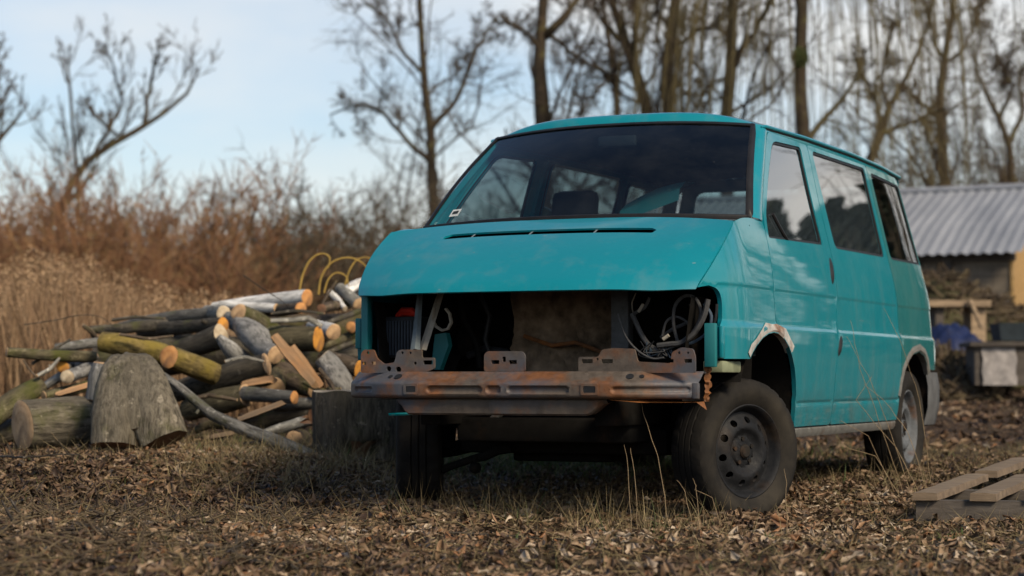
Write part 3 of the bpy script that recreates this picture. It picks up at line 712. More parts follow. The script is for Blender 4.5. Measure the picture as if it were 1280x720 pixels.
# folded rusty end on the near corner and the lower valance strip
MB().box((.812, -.612, .560), (.842, -.585, .628), .006).build('beam_end', BEAM, beam)
MB().add([(.50, beam_y(.5)+.01, .556), (.62, beam_y(.62)+.005, .545), (.83, beam_y(.83)-.004, .545), (.86, beam_y(.86)+.01, .512), (.62, beam_y(.62)+.05, .556), (.83, beam_y(.83)+.09, .548)], [(0, 1, 4), (1, 2, 5, 4), (2, 3, 5)]).build('torn_lip', RUST, beam)
P = []
lx = [(-.505, .542), (-.49, .486), (.37, .486), (.475, .556)]
for i, x in enumerate(np.linspace(-.52, .48, 60)):
    zb = .487+.05*sm(-.47, -.52, x)+.055*sm(.38, .48, x); st_ = .004 if (int((x+.52)/.115) % 2 == 0) else 0
    P.append([(x, -.735, .562), (x, -.742-st_, .552), (x, -.735-st_, zb+.008), (x, -.728, zb), (x, -.66, zb+.004)])
MB().grid(P).build('lower_valance', BEAM, van, 30)
# engine bay: firewall, inner wings, posts
MB().grid([[(x, .06+.02*math.sin(x*9+z*7), z) for x in np.linspace(-.86, .86, 24)] for z in np.linspace(.42, 1.34, 12)]).build('firewall', UNDER, van)
a, b = vat(640, 362, -.06), vat(768, 462, -.06)
rnd = random.Random(5)
P = [[(x+.012*math.sin(z*23), -.06+.02*math.sin(x*31+z*5)*math.cos(z*19)+.035*rnd.random()*(1 if z < .86 else .25), z) for x in np.linspace(a.x, b.x, 30)] for z in np.linspace(.60, 1.12, 26)]
o = MB().grid(P).build('insulation_mat', INSUL, van, 180); o['label'] = 'torn dirty brown insulation mat on the firewall'
for s in (1, -1):
    MB().grid([[(s*(.78-.05*math.sin(3*z)), y, z) for y in np.linspace(-.50, .30, 9)] for z in np.linspace(.55, 1.0, 8)]).build('inner_wing', UNDER, van)
    # wheel housing
    P = []
    for q in np.linspace(.0, math.pi*.86, 16):
        P.append([(s*.90, .16+.42*math.cos(q), .46+.40*math.sin(q)), (s*.70, .16+.42*math.cos(q), .46+.40*math.sin(q)), (s*.52, .16+.40*math.cos(q), .46+.38*math.sin(q))])
    MB().grid(P).build('wheel_housing', UNDER, van)
    P = []
    for q in np.linspace(.0, math.pi, 14):
        P.append([(s*.90, 2.92+.37*math.cos(q), .44+.36*math.sin(q)), (s*.62, 2.92+.37*math.cos(q), .44+.36*math.sin(q))])
    MB().grid(P).build('wheel_housing', UNDER, van)
# near corner: teal flange, green inner panel, hanging rust
c0, c1 = vat(880, 404, -.50), vat(897, 450, -.47)
MB().box((c0.x, -.50, c1.z-.03), (c0.x+.05, -.47, c0.z), .004).build('lamp_post', PAINT_IN, van)
MB().box((.882, -.455, .735), (.898, -.42, .872), .003).build('fender_flange', PAINT, van)
c = vat(915, 462, -.35); MB().box((.80, -.43, .672), (.89, -.18, .722), .006).build('closing_panel', plain('primer_green', (0.17, 0.19, 0.12), .7), van)
mb = MB()
for k in range(14):
    pass
P = []
for k in range(24):
    a_, b_ = vat(880+rnd.uniform(-1, 2), 440+k*2.7, -.475), vat(892-.20*k+rnd.uniform(-2.5, 1), 440+k*2.7, -.465)
    P.append([a_.lerp(b_, t_)+Vector((0, rnd.uniform(-.005, .005), 0)) for t_ in (0, .33, .66, 1)])
mb.grid(P); mb.build('rust_flakes', RUST, van, 30)
# left front upright and its grey-blue stay
for pxa, pya, pxb, pyb, w, y, mat, nm in ((458, 366, 459, 452, .035, -.50, PAINT_IN, 'lamp_post'), (450, 398, 448, 436, .030, -.47, PAINT_IN, 'fender_flange')):
    A, B = vat(pxa, pya, y), vat(pxb, pyb, y); MB().box((A.x-w/2, y-.02, B.z), (A.x+w/2, y+.03, A.z), .005).build(nm, mat, van)
A, B = vat(525, 366, -.42), vat(519, 438, -.60); MB().tube([A, (A+B)/2+Vector((.0, 0, .0)), B], [.014, .016, .022], 4, True, .6).build('radiator_stay', BLUEGREY, van)
A, B = vat(551, 366, -.36), vat(528, 438, -.55); MB().tube([A, B], [.018, .02], 4, True, .4).build('radiator_stay', STRAP, van)
loop = [vat(x, y, -.45) for x, y in ((543, 385), (541, 400), (545, 408), (553, 413), (560, 411), (564, 403), (562, 392), (557, 386))]
MB().tube(loop, .007, 5, True, 2.0).build('loose_belt', STRAP, van)
pts = [vat(x, y, -.30) for x, y in ((546, 418), (560, 416), (563, 432), (552, 462), (541, 462))]
MB().prism([(p.x, p.z) for p in pts], -.32, -.28).build('engine_mount', PAINT_IN, van)
A, B = vat(774, 362, -.22), vat(784, 450, -.22); MB().box((A.x-.03, -.25, B.z), (A.x+.055, -.18, A.z+.02), .008).build('frame_post', STEELGREY, van)
for k_, (pp, r_, m_) in enumerate(((((575, 372), (580, 400), (596, 430), (600, 460)), .016, UNDER), (((600, 368), (612, 395), (606, 425), (618, 458)), .012, BLACKPL), (((585, 445), (606, 436), (632, 440), (650, 452)), .018, BLACKPL), (((655, 420), (690, 432), (720, 428), (752, 440)), .010, RUST))):
    MB().tube([vat(a_, b_, -.16+.02*k_) for a_, b_ in pp], r_, 8).build('hose', m_, van)
q_ = vat(592, 428, -.05); MB().lathe([(-.06, .03), (-.05, .085), (.0, .095), (.03, .09), (.05, .03)], 24).build('brake_servo', UNDER, van).location = (q_.x, -.04, q_.z); 
# battery
A, B = vat(472, 396, -.40), vat(520, 447, -.40)
bt = MB(); bt.box((A.x, -.40, B.z), (B.x, -.22, A.z), .006); bat = bt.build('battery', BLACKPL, van)
rb = MB()
for k in range(13):
    x = A.x+(B.x-A.x)*(k+.5)/13; rb.box((x-.0035, -.408, B.z+.012), (x+.0035, -.400, A.z-.02))
rb.build('battery_ribs', plain('bluish_plastic', (0.035, 0.045, 0.06), .5), bat)
rc = vat(508, 393, -.36); MB().tube([(rc.x-.05, -.36, rc.z-.01), (rc.x-.02, -.36, rc.z+.012), (rc.x+.03, -.36, rc.z+.010), (rc.x+.05, -.36, rc.z-.008)], [.012, .022, .022, .012], 8).build('terminal_cover', REDCAP, bat)
# wiring hanging in the lamp bay
def wire(pxs, r, mat, yy=-.42, nm='wire', ys=None):
    p = [vat(x, y, yy if ys is None else ys[i]) for i, (x, y) in enumerate(pxs)]
    Q = []
    for i in range(len(p)-1):
        p0, p1, p2, p3 = p[max(i-1, 0)], p[i], p[i+1], p[min(i+2, len(p)-1)]
        for k in range(5):
            t = k/5; Q.append(.5*((2*p1)+(p2-p0)*t+(2*p0-5*p1+4*p2-p3)*t*t+(3*p1-p0-3*p2+p3)*t**3))
    Q.append(p[-1]); return MB().tube(Q, r*.72, 7).build(nm, mat, harness)
harness = bpy.data.objects.new('wiring_harness', None); COL.objects.link(harness); harness.parent = van
wire([(790, 392), (797, 408), (803, 420), (812, 432), (826, 440)], .016, LOOM, -.42)
wire([(812, 372), (806, 384), (796, 390), (790, 394)], .011, LOOM, -.42)
wire([(848, 430), (842, 405), (844, 382), (856, 370), (870, 374), (876, 392), (868, 412), (850, 428), (830, 432)], .011, LOOM, -.44)
wire([(885, 374), (880, 395), (868, 416), (852, 428), (838, 430), (822, 432)], .017, LOOM, -.47)
wire([(880, 380), (889, 395), (884, 415), (866, 428), (846, 432)], .010, LOOM2, -.45)
wire([(828, 420), (833, 402), (845, 396), (858, 402), (862, 410)], .008, LOOM, -.43)
wire([(826, 422), (840, 412), (858, 404)], .012, LOOM, -.41)
for k in range(14):
    a0 = rnd.uniform(800, 850); wire([(a0, 432+rnd.uniform(-6, 4)), (a0+rnd.uniform(-15, 15), 440+rnd.uniform(-6, 6)), (a0+rnd.uniform(-5, 25), 446+rnd.uniform(-8, 3)), (a0+rnd.uniform(0, 35), 434+rnd.uniform(-6, 6))], .004, [LOOM, LOOM2, BLACKPL][k % 3], -.47+.05*rnd.random())
wire([(772, 392), (782, 420), (797, 438), (815, 448), (830, 447)], .006, LOOM, -.50)
wire([(795, 366), (790, 380), (792, 392)], .004, STRAP, -.40)
wire([(804, 380), (798, 390)], .010, STRAP, -.43); wire([(829, 424), (836, 419)], .012, STRAP, -.45)
wire([(862, 380), (868, 392), (866, 400)], .009, LOOM, -.38); wire([(896, 380), (894, 400), (888, 414)], .010, BLACKPL, -.42)
# ------------------------------------------------------------------ underneath
sub = MB(); sub.box((-.52, -.12, .30), (.52, .22, .42), .02); sub.box((-.40, -.40, .36), (.45, -.12, .47), .02); sub.box((-.30, .0, .26), (.20, .18, .31), .015)
for s in (1, -1):
    sub.tube([(s*.45, .05, .36), (s*.62, .02, .31), (s*.72, .0, .29)], [.045, .035, .03], 8); sub.box((s*.42-.05, -.62, .44), (s*.42+.05, .30, .56), .01)
    sub.tube([(s*.66, 0, .32), (s*.66, .06, .75)], .055, 10)
sub.build('front_subframe', UNDER, van)
pts = [vat(x, y, -.15) for x, y in ((553, 587), (566, 582), (590, 574), (606, 570), (622, 563), (640, 560))]
MB().tube(pts, [.020, .017, .018, .022, .022, .022], 8).build('stabiliser_arm', UNDER, van)
q = vat(594, 582, -.17); MB().tube([(q.x, -.17, q.z+.05), (q.x, -.17, q.z+.01)], .010, 6).build('drop_link', UNDER, van)
MB().lathe([(-.028, .004), (-.02, .022), (0, .029), (.02, .022), (.028, .004)], 12).build('ball_joint', UNDER, van).location = (q.x, -.17, q.z-.01)
hz = [vat(x, y, -.30) for x, y in ((572, 520), (585, 528), (600, 531), (615, 526), (626, 515))]
MB().tube(hz, .020, 8).build('coolant_hose', SILLGREY, van)
MB().tube([vat(486, 518, -.55), vat(515, 517, -.52)], .007, 6).build('brake_line', PAINT, van)
sub = MB(); sub.box((-.84, .45, .40), (.84, 3.3, .47), .01); sub.box((-.45, .3, .33), (-.33, 3.1, .41)); sub.box((.33, .3, .33), (.45, 3.1, .41))
sub.tube([(-.68, 2.92, .39), (-.3, 2.80, .36), (.3, 2.80, .36), (.68, 2.92, .39)], .045, 8)
sub.build('floor_pan', UNDER, van)
# ------------------------------------------------------------------ cabin
P = []
for x in np.linspace(-.80, .80, 21):
    b_ = .02*math.cos(x*4)+.07*(abs(x)/.8)**2
    P.append([(x, .02+b_, 1.33), (x, .14+b_, 1.375), (x, .38+b_*.5, 1.355), (x, .48, 1.32), (x, .50, 1.18), (x, .40, 1.0), (x, .30, .75)])
MB().grid(P).build('dashboard', DASH, van, 60)
P = []; sw = bpy.data.objects.new('steering_wheel', None); COL.objects.link(sw); sw.parent = van; sw.location = (.40, .62, 1.14); sw.rotation_euler = (R(-38), 0, 0)
MB().tube([(.19*math.cos(q), .19*math.sin(q), 0) for q in np.linspace(0, 2*math.pi, 33)], .014, 7, False).build('rim', BLACKPL, sw)
mb = MB(); mb.tube([(-.18, 0, 0), (0, -.03, -.02), (.18, 0, 0)], .02, 6, True, .5); mb.tube([(0, -.02, .0), (0, -.02, -.3)], .03, 8); mb.build('spokes', BLACKPL, sw)
def seat(x, y, w, nm='seat', hr=True):
    e = bpy.data.objects.new(nm, None); COL.objects.link(e); e.parent = van; e.location = (x, y, 0)
    MB().box((-w/2, -.30, .70), (w/2, .25, .86), .04).build('seat_cushion', GREYCLOTH, e)
    o = MB().box((-w/2+.01, -.07, 0), (w/2-.01, .07, .56 if hr else .42), .05).build('seat_back', GREYCLOTH, e); o.location = (0, .22, .82); o.rotation_euler = (R(-14), 0, 0)
    k = max(1, int(round(w/.55)))
    for i in range(k if hr else 0):
        h_ = MB().box((-.135, -.05, 0), (.135, .05, .19), .048).build('headrest', BLACKPL, e); h_.location = ((i-(k-1)/2)*.5, .385, 1.475); h_.rotation_euler = (R(-10), 0, 0)
    MB().box((-w/2+.05, -.2, .47), (w/2-.05, .2, .70), .02).build('seat_base', UNDER, e)
hp_ = vat(717, 252, 1.36); seat(hp_.x, .98, .50); seat(.43, .98, .50, 'seat', False)
# turquoise spare panel thrown across the seats
P = []
for t in np.linspace(0, 1, 9):
    A, B = vat(775+75*t, 266-28*t, .80), vat(775+75*t, 266-28*t, .80)
    P.append([A+Vector((0, -.02, -.05)), A+Vector((0, 0, .01)), A+Vector((0, .09, .05+.02*math.sin(3*t))), A+Vector((.0, .24, .06))])
o = MB().grid(P).build('spare_panel', PAINT_IN, van); o['label'] = 'loose turquoise body panel lying inside the cabin'
mr = ws(.02, .90); MB().box((mr.x-.10, mr.y+.06, mr.z-.07), (mr.x+.10, mr.y+.085, mr.z-.015), .01).build('rear_view_mirror', BLACKPL, van)
# ------------------------------------------------------------------ ground
def axis(lo, hi, fine0, fine1, f, c):
    a = list(np.arange(fine0, fine1+1e-6, f)); q = fine0; d = f
    left = []
    while q > lo: d = min(d*1.25, c); q -= d; left.append(max(q, lo))
    right = []; q = fine1; d = f
    while q < hi: d = min(d*1.25, c); q += d; right.append(min(q, hi))
    return np.array(left[::-1]+a+right)
gx, gy = axis(-400, 400, -5, 6, .10, 30), axis(-300, 900, 5.5, 18, .10, 40)
GX, GYY = np.meshgrid(gx, gy); GZZ = zg(GX, GYY)
V = np.stack([GX.ravel(), GYY.ravel(), GZZ.ravel()], 1); nx = len(gx)
ii, jj = np.meshgrid(np.arange(len(gy)-1), np.arange(nx-1), indexing='ij'); k0 = (ii*nx+jj).ravel()
ground = link('ground', np_mesh('ground', V, np.stack([k0, k0+1, k0+nx+1, k0+nx], 1), None, True), GROUNDM); ground['kind'] = 'structure'
rng = np.random.default_rng(11)
def rotmats(yaw, pitch, roll, sc):
    cy, sy, cp, sp, cr, sr = np.cos(yaw), np.sin(yaw), np.cos(pitch), np.sin(pitch), np.cos(roll), np.sin(roll)
    Z = np.zeros_like(yaw); O = np.ones_like(yaw)
    Rz = np.stack([np.stack([cy, -sy, Z], 1), np.stack([sy, cy, Z], 1), np.stack([Z, Z, O], 1)], 1)
    Ry = np.stack([np.stack([cp, Z, sp], 1), np.stack([Z, O, Z], 1), np.stack([-sp, Z, cp], 1)], 1)
    Rx = np.stack([np.stack([O, Z, Z], 1), np.stack([Z, cr, -sr], 1), np.stack([Z, sr, cr], 1)], 1)
    return Rz@Ry@Rx*sc[:, None, None]
def leaf_template(curl, fold, lob, simple=False):
    half = [(.13, .12), (.34, .20*lob+.06), (.49, .17), (.68, .19*lob+.05), (.89, .11)] if not simple else [(.45, .28)]
    m = len(half); V = [(-.5, 0, 0), (0, 0, 0), (.5, 0, 0)]+[(x-.5, y, 0) for x, y in half]+[(x-.5, -y, 0) for x, y in half]; F = []
    for b in (3, 3+m):
        if simple: F += [(0, 1, b), (1, 2, b)]
        else: F += [(0, b+1, b), (0, 1, b+1), (1, b+2, b+1), (1, b+3, b+2), (1, 2, b+3), (2, b+4, b+3)]
    V = np.array(V, float); V[:, 2] = curl*(V[:, 0]**2)*.9+fold*np.abs(V[:, 1])*.7+.05*np.sin(V[:, 0]*9+V[:, 1]*14)
    return V, F
LT = [leaf_template(c, f, l) for c, f, l in ((.5, .5, 1), (-.5, .35, .9), (.9, -.4, 1.1), (.3, 1.0, .7), (-.8, .7, 1), (.15, .15, .5))]
LTF = [leaf_template(c, f, 1, True) for c, f in ((.5, .6), (-.6, .5), (.9, -.4))]
def ground_pts(n, d0, d1, pad, rg=rng, bias=1.0):
    d = np.sqrt(rg.uniform(d0*d0, d1*d1, n)); x = rg.uniform(-1, 1, n)*(.25*d+pad); return x, d
def scatter_leaves(n, d0, d1, pad, s0, s1, name, LT=LT):
    Vs, Fs, As, o = [], [], [], 0
    for (T, F) in LT:
        m = n//len(LT); x, y = ground_pts(m, d0, d1, pad)
        keep = vnoise(x, y, 1.1, 9)+.45*rng.random(m) > .42; x, y = x[keep], y[keep]; m = len(x)
        M = rotmats(rng.uniform(0, 6.28, m), rng.normal(0, .36, m), rng.normal(0, .45, m), rng.uniform(s0, s1, m))
        z = zg(x, y)+rng.uniform(.002, .022, m)
        v, f = copies(T, F, M, np.stack([x, y, z], 1)); Vs.append(v); Fs.append(f+o); o += len(v)
        As.append(np.repeat(np.clip(rng.beta(1.7, 2.1, m)+.55*(vnoise(x, y, .7, 5)-.5)+.25*(vnoise(x, y, 2.3, 15)-.5), 0, 1), len(T)))
    return link(name, np_mesh(name, np.concatenate(Vs), np.concatenate(Fs), np.concatenate(As), True), LEAFM)
tag(scatter_leaves(40000, 5.9, 13.5, .9, .03, .08, 'leaf_litter'), 'brown fallen leaves covering the ground in the foreground', 'leaves', kind='stuff')
tag(scatter_leaves(15000, 13.5, 34, 1.0, .06, .13, 'leaf_litter', LTF), 'brown fallen leaves strewn over the ground behind the van', 'leaves', kind='stuff')
tag(scatter_leaves(2200, 5.9, 11.5, .5, .07, .115, 'leaf_litter'), 'larger curled brown leaves lying on top of the litter', 'leaves', kind='stuff')
# leaves heaped against the wheels
Vs, Fs, As, o_ = [], [], [], 0
for (wx, wy, rx, ry, n_) in ((.80, -.02, .20, .42, 900), (-.80, 0., .16, .36, 600), (.80, 2.92, .20, .40, 600)):
    T_, F_ = LT[1]; a_ = rng.normal(0, 1, n_)*rx; b_ = rng.normal(0, 1, n_)*ry*.6-.04; x_ = VO[0]+(wx+a_)*VC+(wy+b_)*VS; y_ = VO[1]-(wx+a_)*VS+(wy+b_)*VC
    z_ = zg(x_, y_)+.055*np.exp(-(a_/rx)**2)*np.exp(-(b_/(ry))**2)+rng.uniform(0, .02, n_)
    v_, f_ = copies(T_, F_, rotmats(rng.uniform(0, 6.28, n_), rng.normal(0, .4, n_), rng.normal(0, .45, n_), rng.uniform(.04, .10, n_)), np.stack([x_, y_, z_], 1)); Vs.append(v_); Fs.append(f_+o_); o_ += len(v_); As.append(np.repeat(rng.beta(1.8, 2, n_), len(T_)))
tag(link('leaf_litter', np_mesh('leaf_litter', np.concatenate(Vs), np.concatenate(Fs), np.concatenate(As)), LEAFM), 'leaves heaped up against the tyres of the van', 'leaves', kind='stuff')
# the nearest leaves one by one, lying on the ground
def leaf_mesh(T, F, val, nm):
    return np_mesh(nm, T, F, np.full(len(T), val), True)
LM = [leaf_mesh(T, F, v, 'leaf') for (T, F) in LT for v in (.25, .5, .68, .84, .97)]
for me in LM: me.materials.append(LEAFM)
x, y = ground_pts(280, 6.3, 8.6, -.1)
for i in range(len(x)):
    o = bpy.data.objects.new('leaf', LM[int(rng.integers(len(LM)))]); COL.objects.link(o); o.parent = ground
    sc = float(rng.uniform(.05, .095)); o.scale = (sc,)*3
    o.location = (x[i], y[i], float(zg(x[i], y[i]))+.02); o.rotation_euler = (float(rng.normal(0, .35)), float(rng.normal(0, .3)), float(rng.uniform(0, 6.28)))
p = at(972, 648, 8.85); o = bpy.data.objects.new('leaf', LM[3]); COL.objects.link(o); o.parent = ground
o.location = (p.x, p.y, float(zg(p.x, p.y))+.05); o.scale = (.12,)*3; o.rotation_euler = (R(60), R(15), R(30)); o['label'] = 'large orange leaf standing up beside the front wheel'

# grass
def blade(n, bend):
    t = np.linspace(0, 1, n); V = []
    for q in t: w = .5*(1-q)**.7; V += [(-w, bend*q*q, q), (w, bend*q*q, q)]
    V = np.array(V); F = [(2*i, 2*i+1, 2*i+3, 2*i+2) for i in range(n-1)]
    return V, F
def scatter_blades(x, y, h0, h1, w, tilt, name, mat, nseg=4, attr=None, zoff=0):
    n = len(x); Vs, Fs, As, o = [], [], [], 0
    for b in range(3):
        idx = np.arange(b, n, 3); T, F = blade(nseg, (.15, .35, .6)[b]); m = len(idx)
        h = rng.uniform(h0, h1, m); M = rotmats(rng.uniform(0, 6.28, m), rng.normal(0, tilt, m), rng.normal(0, tilt, m), np.ones(m))
        S = np.stack([np.full(m, w)*rng.uniform(.6, 1.3, m), h, h], 1); M = M*S[:, None, :]
        v, f = copies(T, F, M, np.stack([x[idx], y[idx], zg(x[idx], y[idx])+zoff], 1)); Vs.append(v); Fs.append(f+o); o += len(v)
        As.append(np.repeat(rng.random(m) if attr is None else attr[idx], len(T)))
    return link(name, np_mesh(name, np.concatenate(Vs), np.concatenate(Fs), np.concatenate(As)), mat)
def tufts(nt, per, d0, d1, pad, spread, thr=.5, seed=4, s=.9):
    x, y = ground_pts(nt*3, d0, d1, pad); k = vnoise(x, y, s, seed) > thr; x, y = x[k][:nt], y[k][:nt]
    return (np.repeat(x, per)+rng.normal(0, spread, len(x)*per)), (np.repeat(y, per)+rng.normal(0, spread, len(x)*per))
x, y = tufts(1500, 12, 6.0, 15, .8, .05, .40)
tag(scatter_blades(x, y, .025, .10, .0028, .75, 'dry_grass', GRASSM), 'short dry straw-coloured grass growing through the leaf litter', 'grass', kind='stuff')
x, y = ground_pts(17000, 6.0, 14, .8)
tag(scatter_blades(x, y, .05, .17, .0026, 1.35, 'straw_litter', GRASSM, 3, rng.random(17000)*.9, .018), 'flattened straw and fine twigs lying among the leaves', 'straw', kind='stuff')
# taller tufts in front of and under the van, green patch below it
pts = []
for px, py, D, n, sp in ((660, 632, 9.2, 60, .22), (760, 630, 9.0, 90, .25), (820, 628, 8.9, 70, .2), (590, 628, 9.4, 40, .2), (520, 632, 9.6, 40, .15), (880, 640, 8.8, 40, .1), (1120, 590, 11.0, 50, .25), (1165, 575, 11.5, 40, .3)):
    p = at(px, py, D); pts.append((p.x+rng.normal(0, sp, n*2), p.y+rng.normal(0, .14, n*2)))
tag(scatter_blades(np.concatenate([q[0] for q in pts]), np.concatenate([q[1] for q in pts]), .06, .21, .003, .42, 'dry_grass', GRASSM, 5), 'taller dry grass in front of the bare bumper beam', 'grass', kind='stuff')
pts = []
for k in range(80):
    p = at(rng.uniform(225, 500), 560, rng.uniform(10.6, 12.3)); pts.append((p.x+rng.normal(0, .06, 18), p.y+rng.normal(0, .06, 18)))
tag(scatter_blades(np.concatenate([q[0] for q in pts]), np.concatenate([q[1] for q in pts]), .05, .20, .0035, .5, 'dry_grass', GRASSM, 5, rng.random(80*18)*.45+.44), 'pale dry grass tufts in front of the log pile', 'grass', kind='stuff')
p = at(690, 585, 13.2); n = 5000
x, y = p.x+rng.normal(0, .9, n), p.y+rng.normal(0, .8, n)
tag(scatter_blades(x, y, .05, .13, .006, .4, 'green_grass', GREENM, 4), 'patch of green grass seen beneath the van', 'grass', kind='stuff')
for i, (px, py, D) in enumerate(((415+420, 665, 8.4), (883, 712, 7.0), (1190, 665, 8.6), (640, 665, 8.4), (955, 670, 8.3), (1118, 655, 8.8))):
    p = at(px, py, D); n = 26; x, y = p.x+rng.normal(0, .035, n), p.y+rng.normal(0, .03, n)
    lab = ['small green sprouts in the leaves in front of the front wheel', 'small dark green tuft at the bottom edge of the picture', 'tiny green sprouts below the pallet', 'small green sprouts in the leaves below the valance', 'small green sprouts below the steered front wheel', 'small green sprouts left of the pallet'][i]
    x[0:] = p.x+(x-p.x)*.6; y[0:] = p.y+(y-p.y)*.6
    tag(scatter_blades(x, y, .02, .055, .014, .8, 'grass_tuft', GREENM, 3), lab, 'plant', 'green tufts in the leaf litter', 'stuff')

# ------------------------------------------------------------------ trees
def grow(P, Rr, spec, rg):
    """P: (N,K,3) polylines of the trunks, Rr: (N,K) radii; spec: one dict per level of branching"""
    L = [(P, Rr)]
    for sp in spec:
        N, K = P.shape[:2]; n = sp['n']; idx = np.repeat(np.arange(N), n); m = len(idx)
        t = rg.uniform(sp.get('t0', .3), 1.0, m); f = t*(K-1); k = np.minimum(f.astype(int), K-2); w = (f-k)[:, None]
        a = P[idx, k]; b = P[idx, k+1]; base = a*(1-w)+b*w; tan = b-a; tan /= np.linalg.norm(tan, axis=1)[:, None]+1e-9
        r = rg.normal(size=(m, 3)); r -= tan*(r*tan).sum(1)[:, None]; r /= np.linalg.norm(r, axis=1)[:, None]+1e-9
        ang = rg.normal(sp.get('ang', .8), sp.get('angs', .2), m)[:, None]; d = tan*np.cos(ang)+r*np.sin(ang)
        pl = np.linalg.norm(np.diff(P, axis=1), axis=2).sum(1)[idx]
        ln = sp.get('len', 0) or pl*sp['ratio']; ln = ln*rg.uniform(.55, 1.15, m)*(1.15-.6*t*sp.get('short', 1))
        kk = sp['k']; Q = np.zeros((m, kk, 3)); Q[:, 0] = base; st = (ln/(kk-1))[:, None]
        for i in range(1, kk):
            d = d+rg.normal(0, sp.get('wig', .15), (m, 3))+np.array([0, 0, sp.get('up', .08)]); d /= np.linalg.norm(d, axis=1)[:, None]
            Q[:, i] = Q[:, i-1]+d*st
        r0 = Rr[idx, k]*(1-w[:, 0])+Rr[idx, k+1]*w[:, 0]; r0 = np.clip(r0*sp.get('rr', .55)*rg.uniform(.7, 1.1, m), sp.get('rmin', .004), sp.get('rmax', 9))
        RR = r0[:, None]*np.linspace(1, sp.get('tip', .35), kk)[None]
        P, Rr = Q, RR; L.append((P, Rr))
    return L
def tubes(P, Rr, n):
    N, K = P.shape[:2]; T = np.gradient(P, axis=1); T /= np.linalg.norm(T, axis=2)[..., None]+1e-9
    ref = np.where(np.abs(T[:, :1, 2:3]) > .9, np.array([[[0., 1, 0]]]), np.array([[[0., 0, 1]]])); ref = np.repeat(ref, K, 1)
    A = np.cross(T, ref); A /= np.linalg.norm(A, axis=2)[..., None]+1e-9; B = np.cross(T, A)
    q = np.arange(n)*2*math.pi/n
    V = P[:, :, None]+(A[:, :, None]*np.cos(q)[None, None, :, None]+B[:, :, None]*np.sin(q)[None, None, :, None])*Rr[:, :, None, None]
    base = (np.arange(N)*K*n)[:, None, None]; kk = (np.arange(K-1)*n)[None, :, None]; i = np.arange(n)[None, None]; j = (i+1) % n
    F = np.stack([base+kk+i, base+kk+j, base+kk+n+j, base+kk+n+i], -1).reshape(-1, 4)
    return V.reshape(-1, 3), F
def tube_mesh(name, levels, sides, attr_rg, smooth=False):
    Vs, Fs, As, o = [], [], [], 0
    for (P, Rr), n in zip(levels, sides):
        v, f = tubes(P, Rr, n); Vs.append(v); Fs.append(f+o); o += len(v)
        As.append(np.repeat(attr_rg.random(len(P)), P.shape[1]*n))
    return np_mesh(name, np.concatenate(Vs), np.concatenate(Fs), np.concatenate(As), smooth)
def resample(pts, k):
    p = np.array(pts, float); d = np.r_[0, np.cumsum(np.linalg.norm(np.diff(p[:, :3], axis=0), axis=1))]
    t = np.linspace(0, d[-1], k); return np.stack([np.interp(t, d, p[:, i]) for i in range(p.shape[1])], 1)
def tree(name, label, D, limbs, seed, spec=None, mat=TWIGM, cat='tree', group='bare trees behind the van', trunkmat=TRUNKM, dy=None):
    """limbs: list of polylines [(px, py, width px), ...] seen in the photograph at D metres; they go on above the frame"""
    rg = np.random.default_rng(seed); W = []
    x0 = at(limbs[0][0][0], 470, D).x; z0 = float(zg(x0, D))
    root = thing(name, label, cat, (x0, D, z0-.1), 0, group)
    off = np.array([x0, D, z0-.1]); PP, RR = [], []
    for li, l in enumerate(limbs):
        pts = []
        for j, (px, py, w) in enumerate(l):
            q = at(px, py, D); dd = 0 if li == 0 else rg.normal(0, .25)*j
            if li == 0 and j == 0: q.z = z0-.1
            pts.append([q.x-off[0], dd, q.z-off[2], w*.5*D/FPX])
        p = resample(pts, 14); p[1:-1, :3] += rg.normal(0, .018, (12, 3))*np.array([1, 1, .3])
        PP.append(p[:, :3]); RR.append(p[:, 3])
    P, Rr = np.array(PP), np.array(RR)
    link('trunk', tube_mesh('trunk', [(P, Rr)], [10], rg, True), trunkmat, root)
    spec = spec or [dict(n=14, t0=.20, ang=.85, ratio=.36, k=7, wig=.19, up=.09, rr=.32, rmin=.011), dict(n=10, t0=.12, ang=.8, ratio=.48, k=5, wig=.22, up=.05, rr=.5, rmin=.008), dict(n=10, t0=.1, ang=.8, ratio=.50, k=3, wig=.24, up=.02, rr=.6, rmin=.006)]
    L = grow(P, Rr, spec, rg)[1:]
    link('crown', tube_mesh('crown', L, [5, 4, 3, 3][:len(L)], rg), mat, root)
    return root
tree('bare_tree', 'slender bare tree with wide low limbs left of the windscreen', 44, [[(546, 470, 15), (543, 300, 14), (541, 205, 12), (533, 120, 10), (526, 40, 8), (522, -60, 6), (518, -200, 2)], [(541, 205, 8), (512, 180, 6), (480, 140, 5), (452, 132, 4), (412, 142, 2)], [(540, 160, 8), (575, 120, 6), (592, 70, 5), (620, 20, 3)], [(530, 92, 6), (505, 70, 5), (490, 30, 4), (440, -10, 2)]], 21)
tree('bare_tree', 'thick-trunked bare tree forking above the left end of the van roof', 40, [[(680, 470, 24), (680, 150, 21), (674, 110, 20), (676, 60, 15), (681, 0, 12), (684, -120, 8), (690, -260, 3)], [(682, 45, 13), (697, 32, 11), (712, 12, 9), (735, -20, 6), (760, -90, 3)], [(676, 65, 7), (655, 40, 5), (640, 28, 4), (615, 20, 2)], [(684, 40, 6), (720, 75, 5), (760, 100, 5), (790, 120, 3)]], 22)
tree('bare_tree', 'thin dark bare tree with a kinked stem above the roof centre', 47, [[(775, 470, 10), (773, 145, 9), (769, 110, 9), (767, 60, 8), (755, 20, 6), (745, -60, 4), (740, -160, 2)], [(768, 90, 4), (740, 120, 4), (725, 142, 3)]], 23)
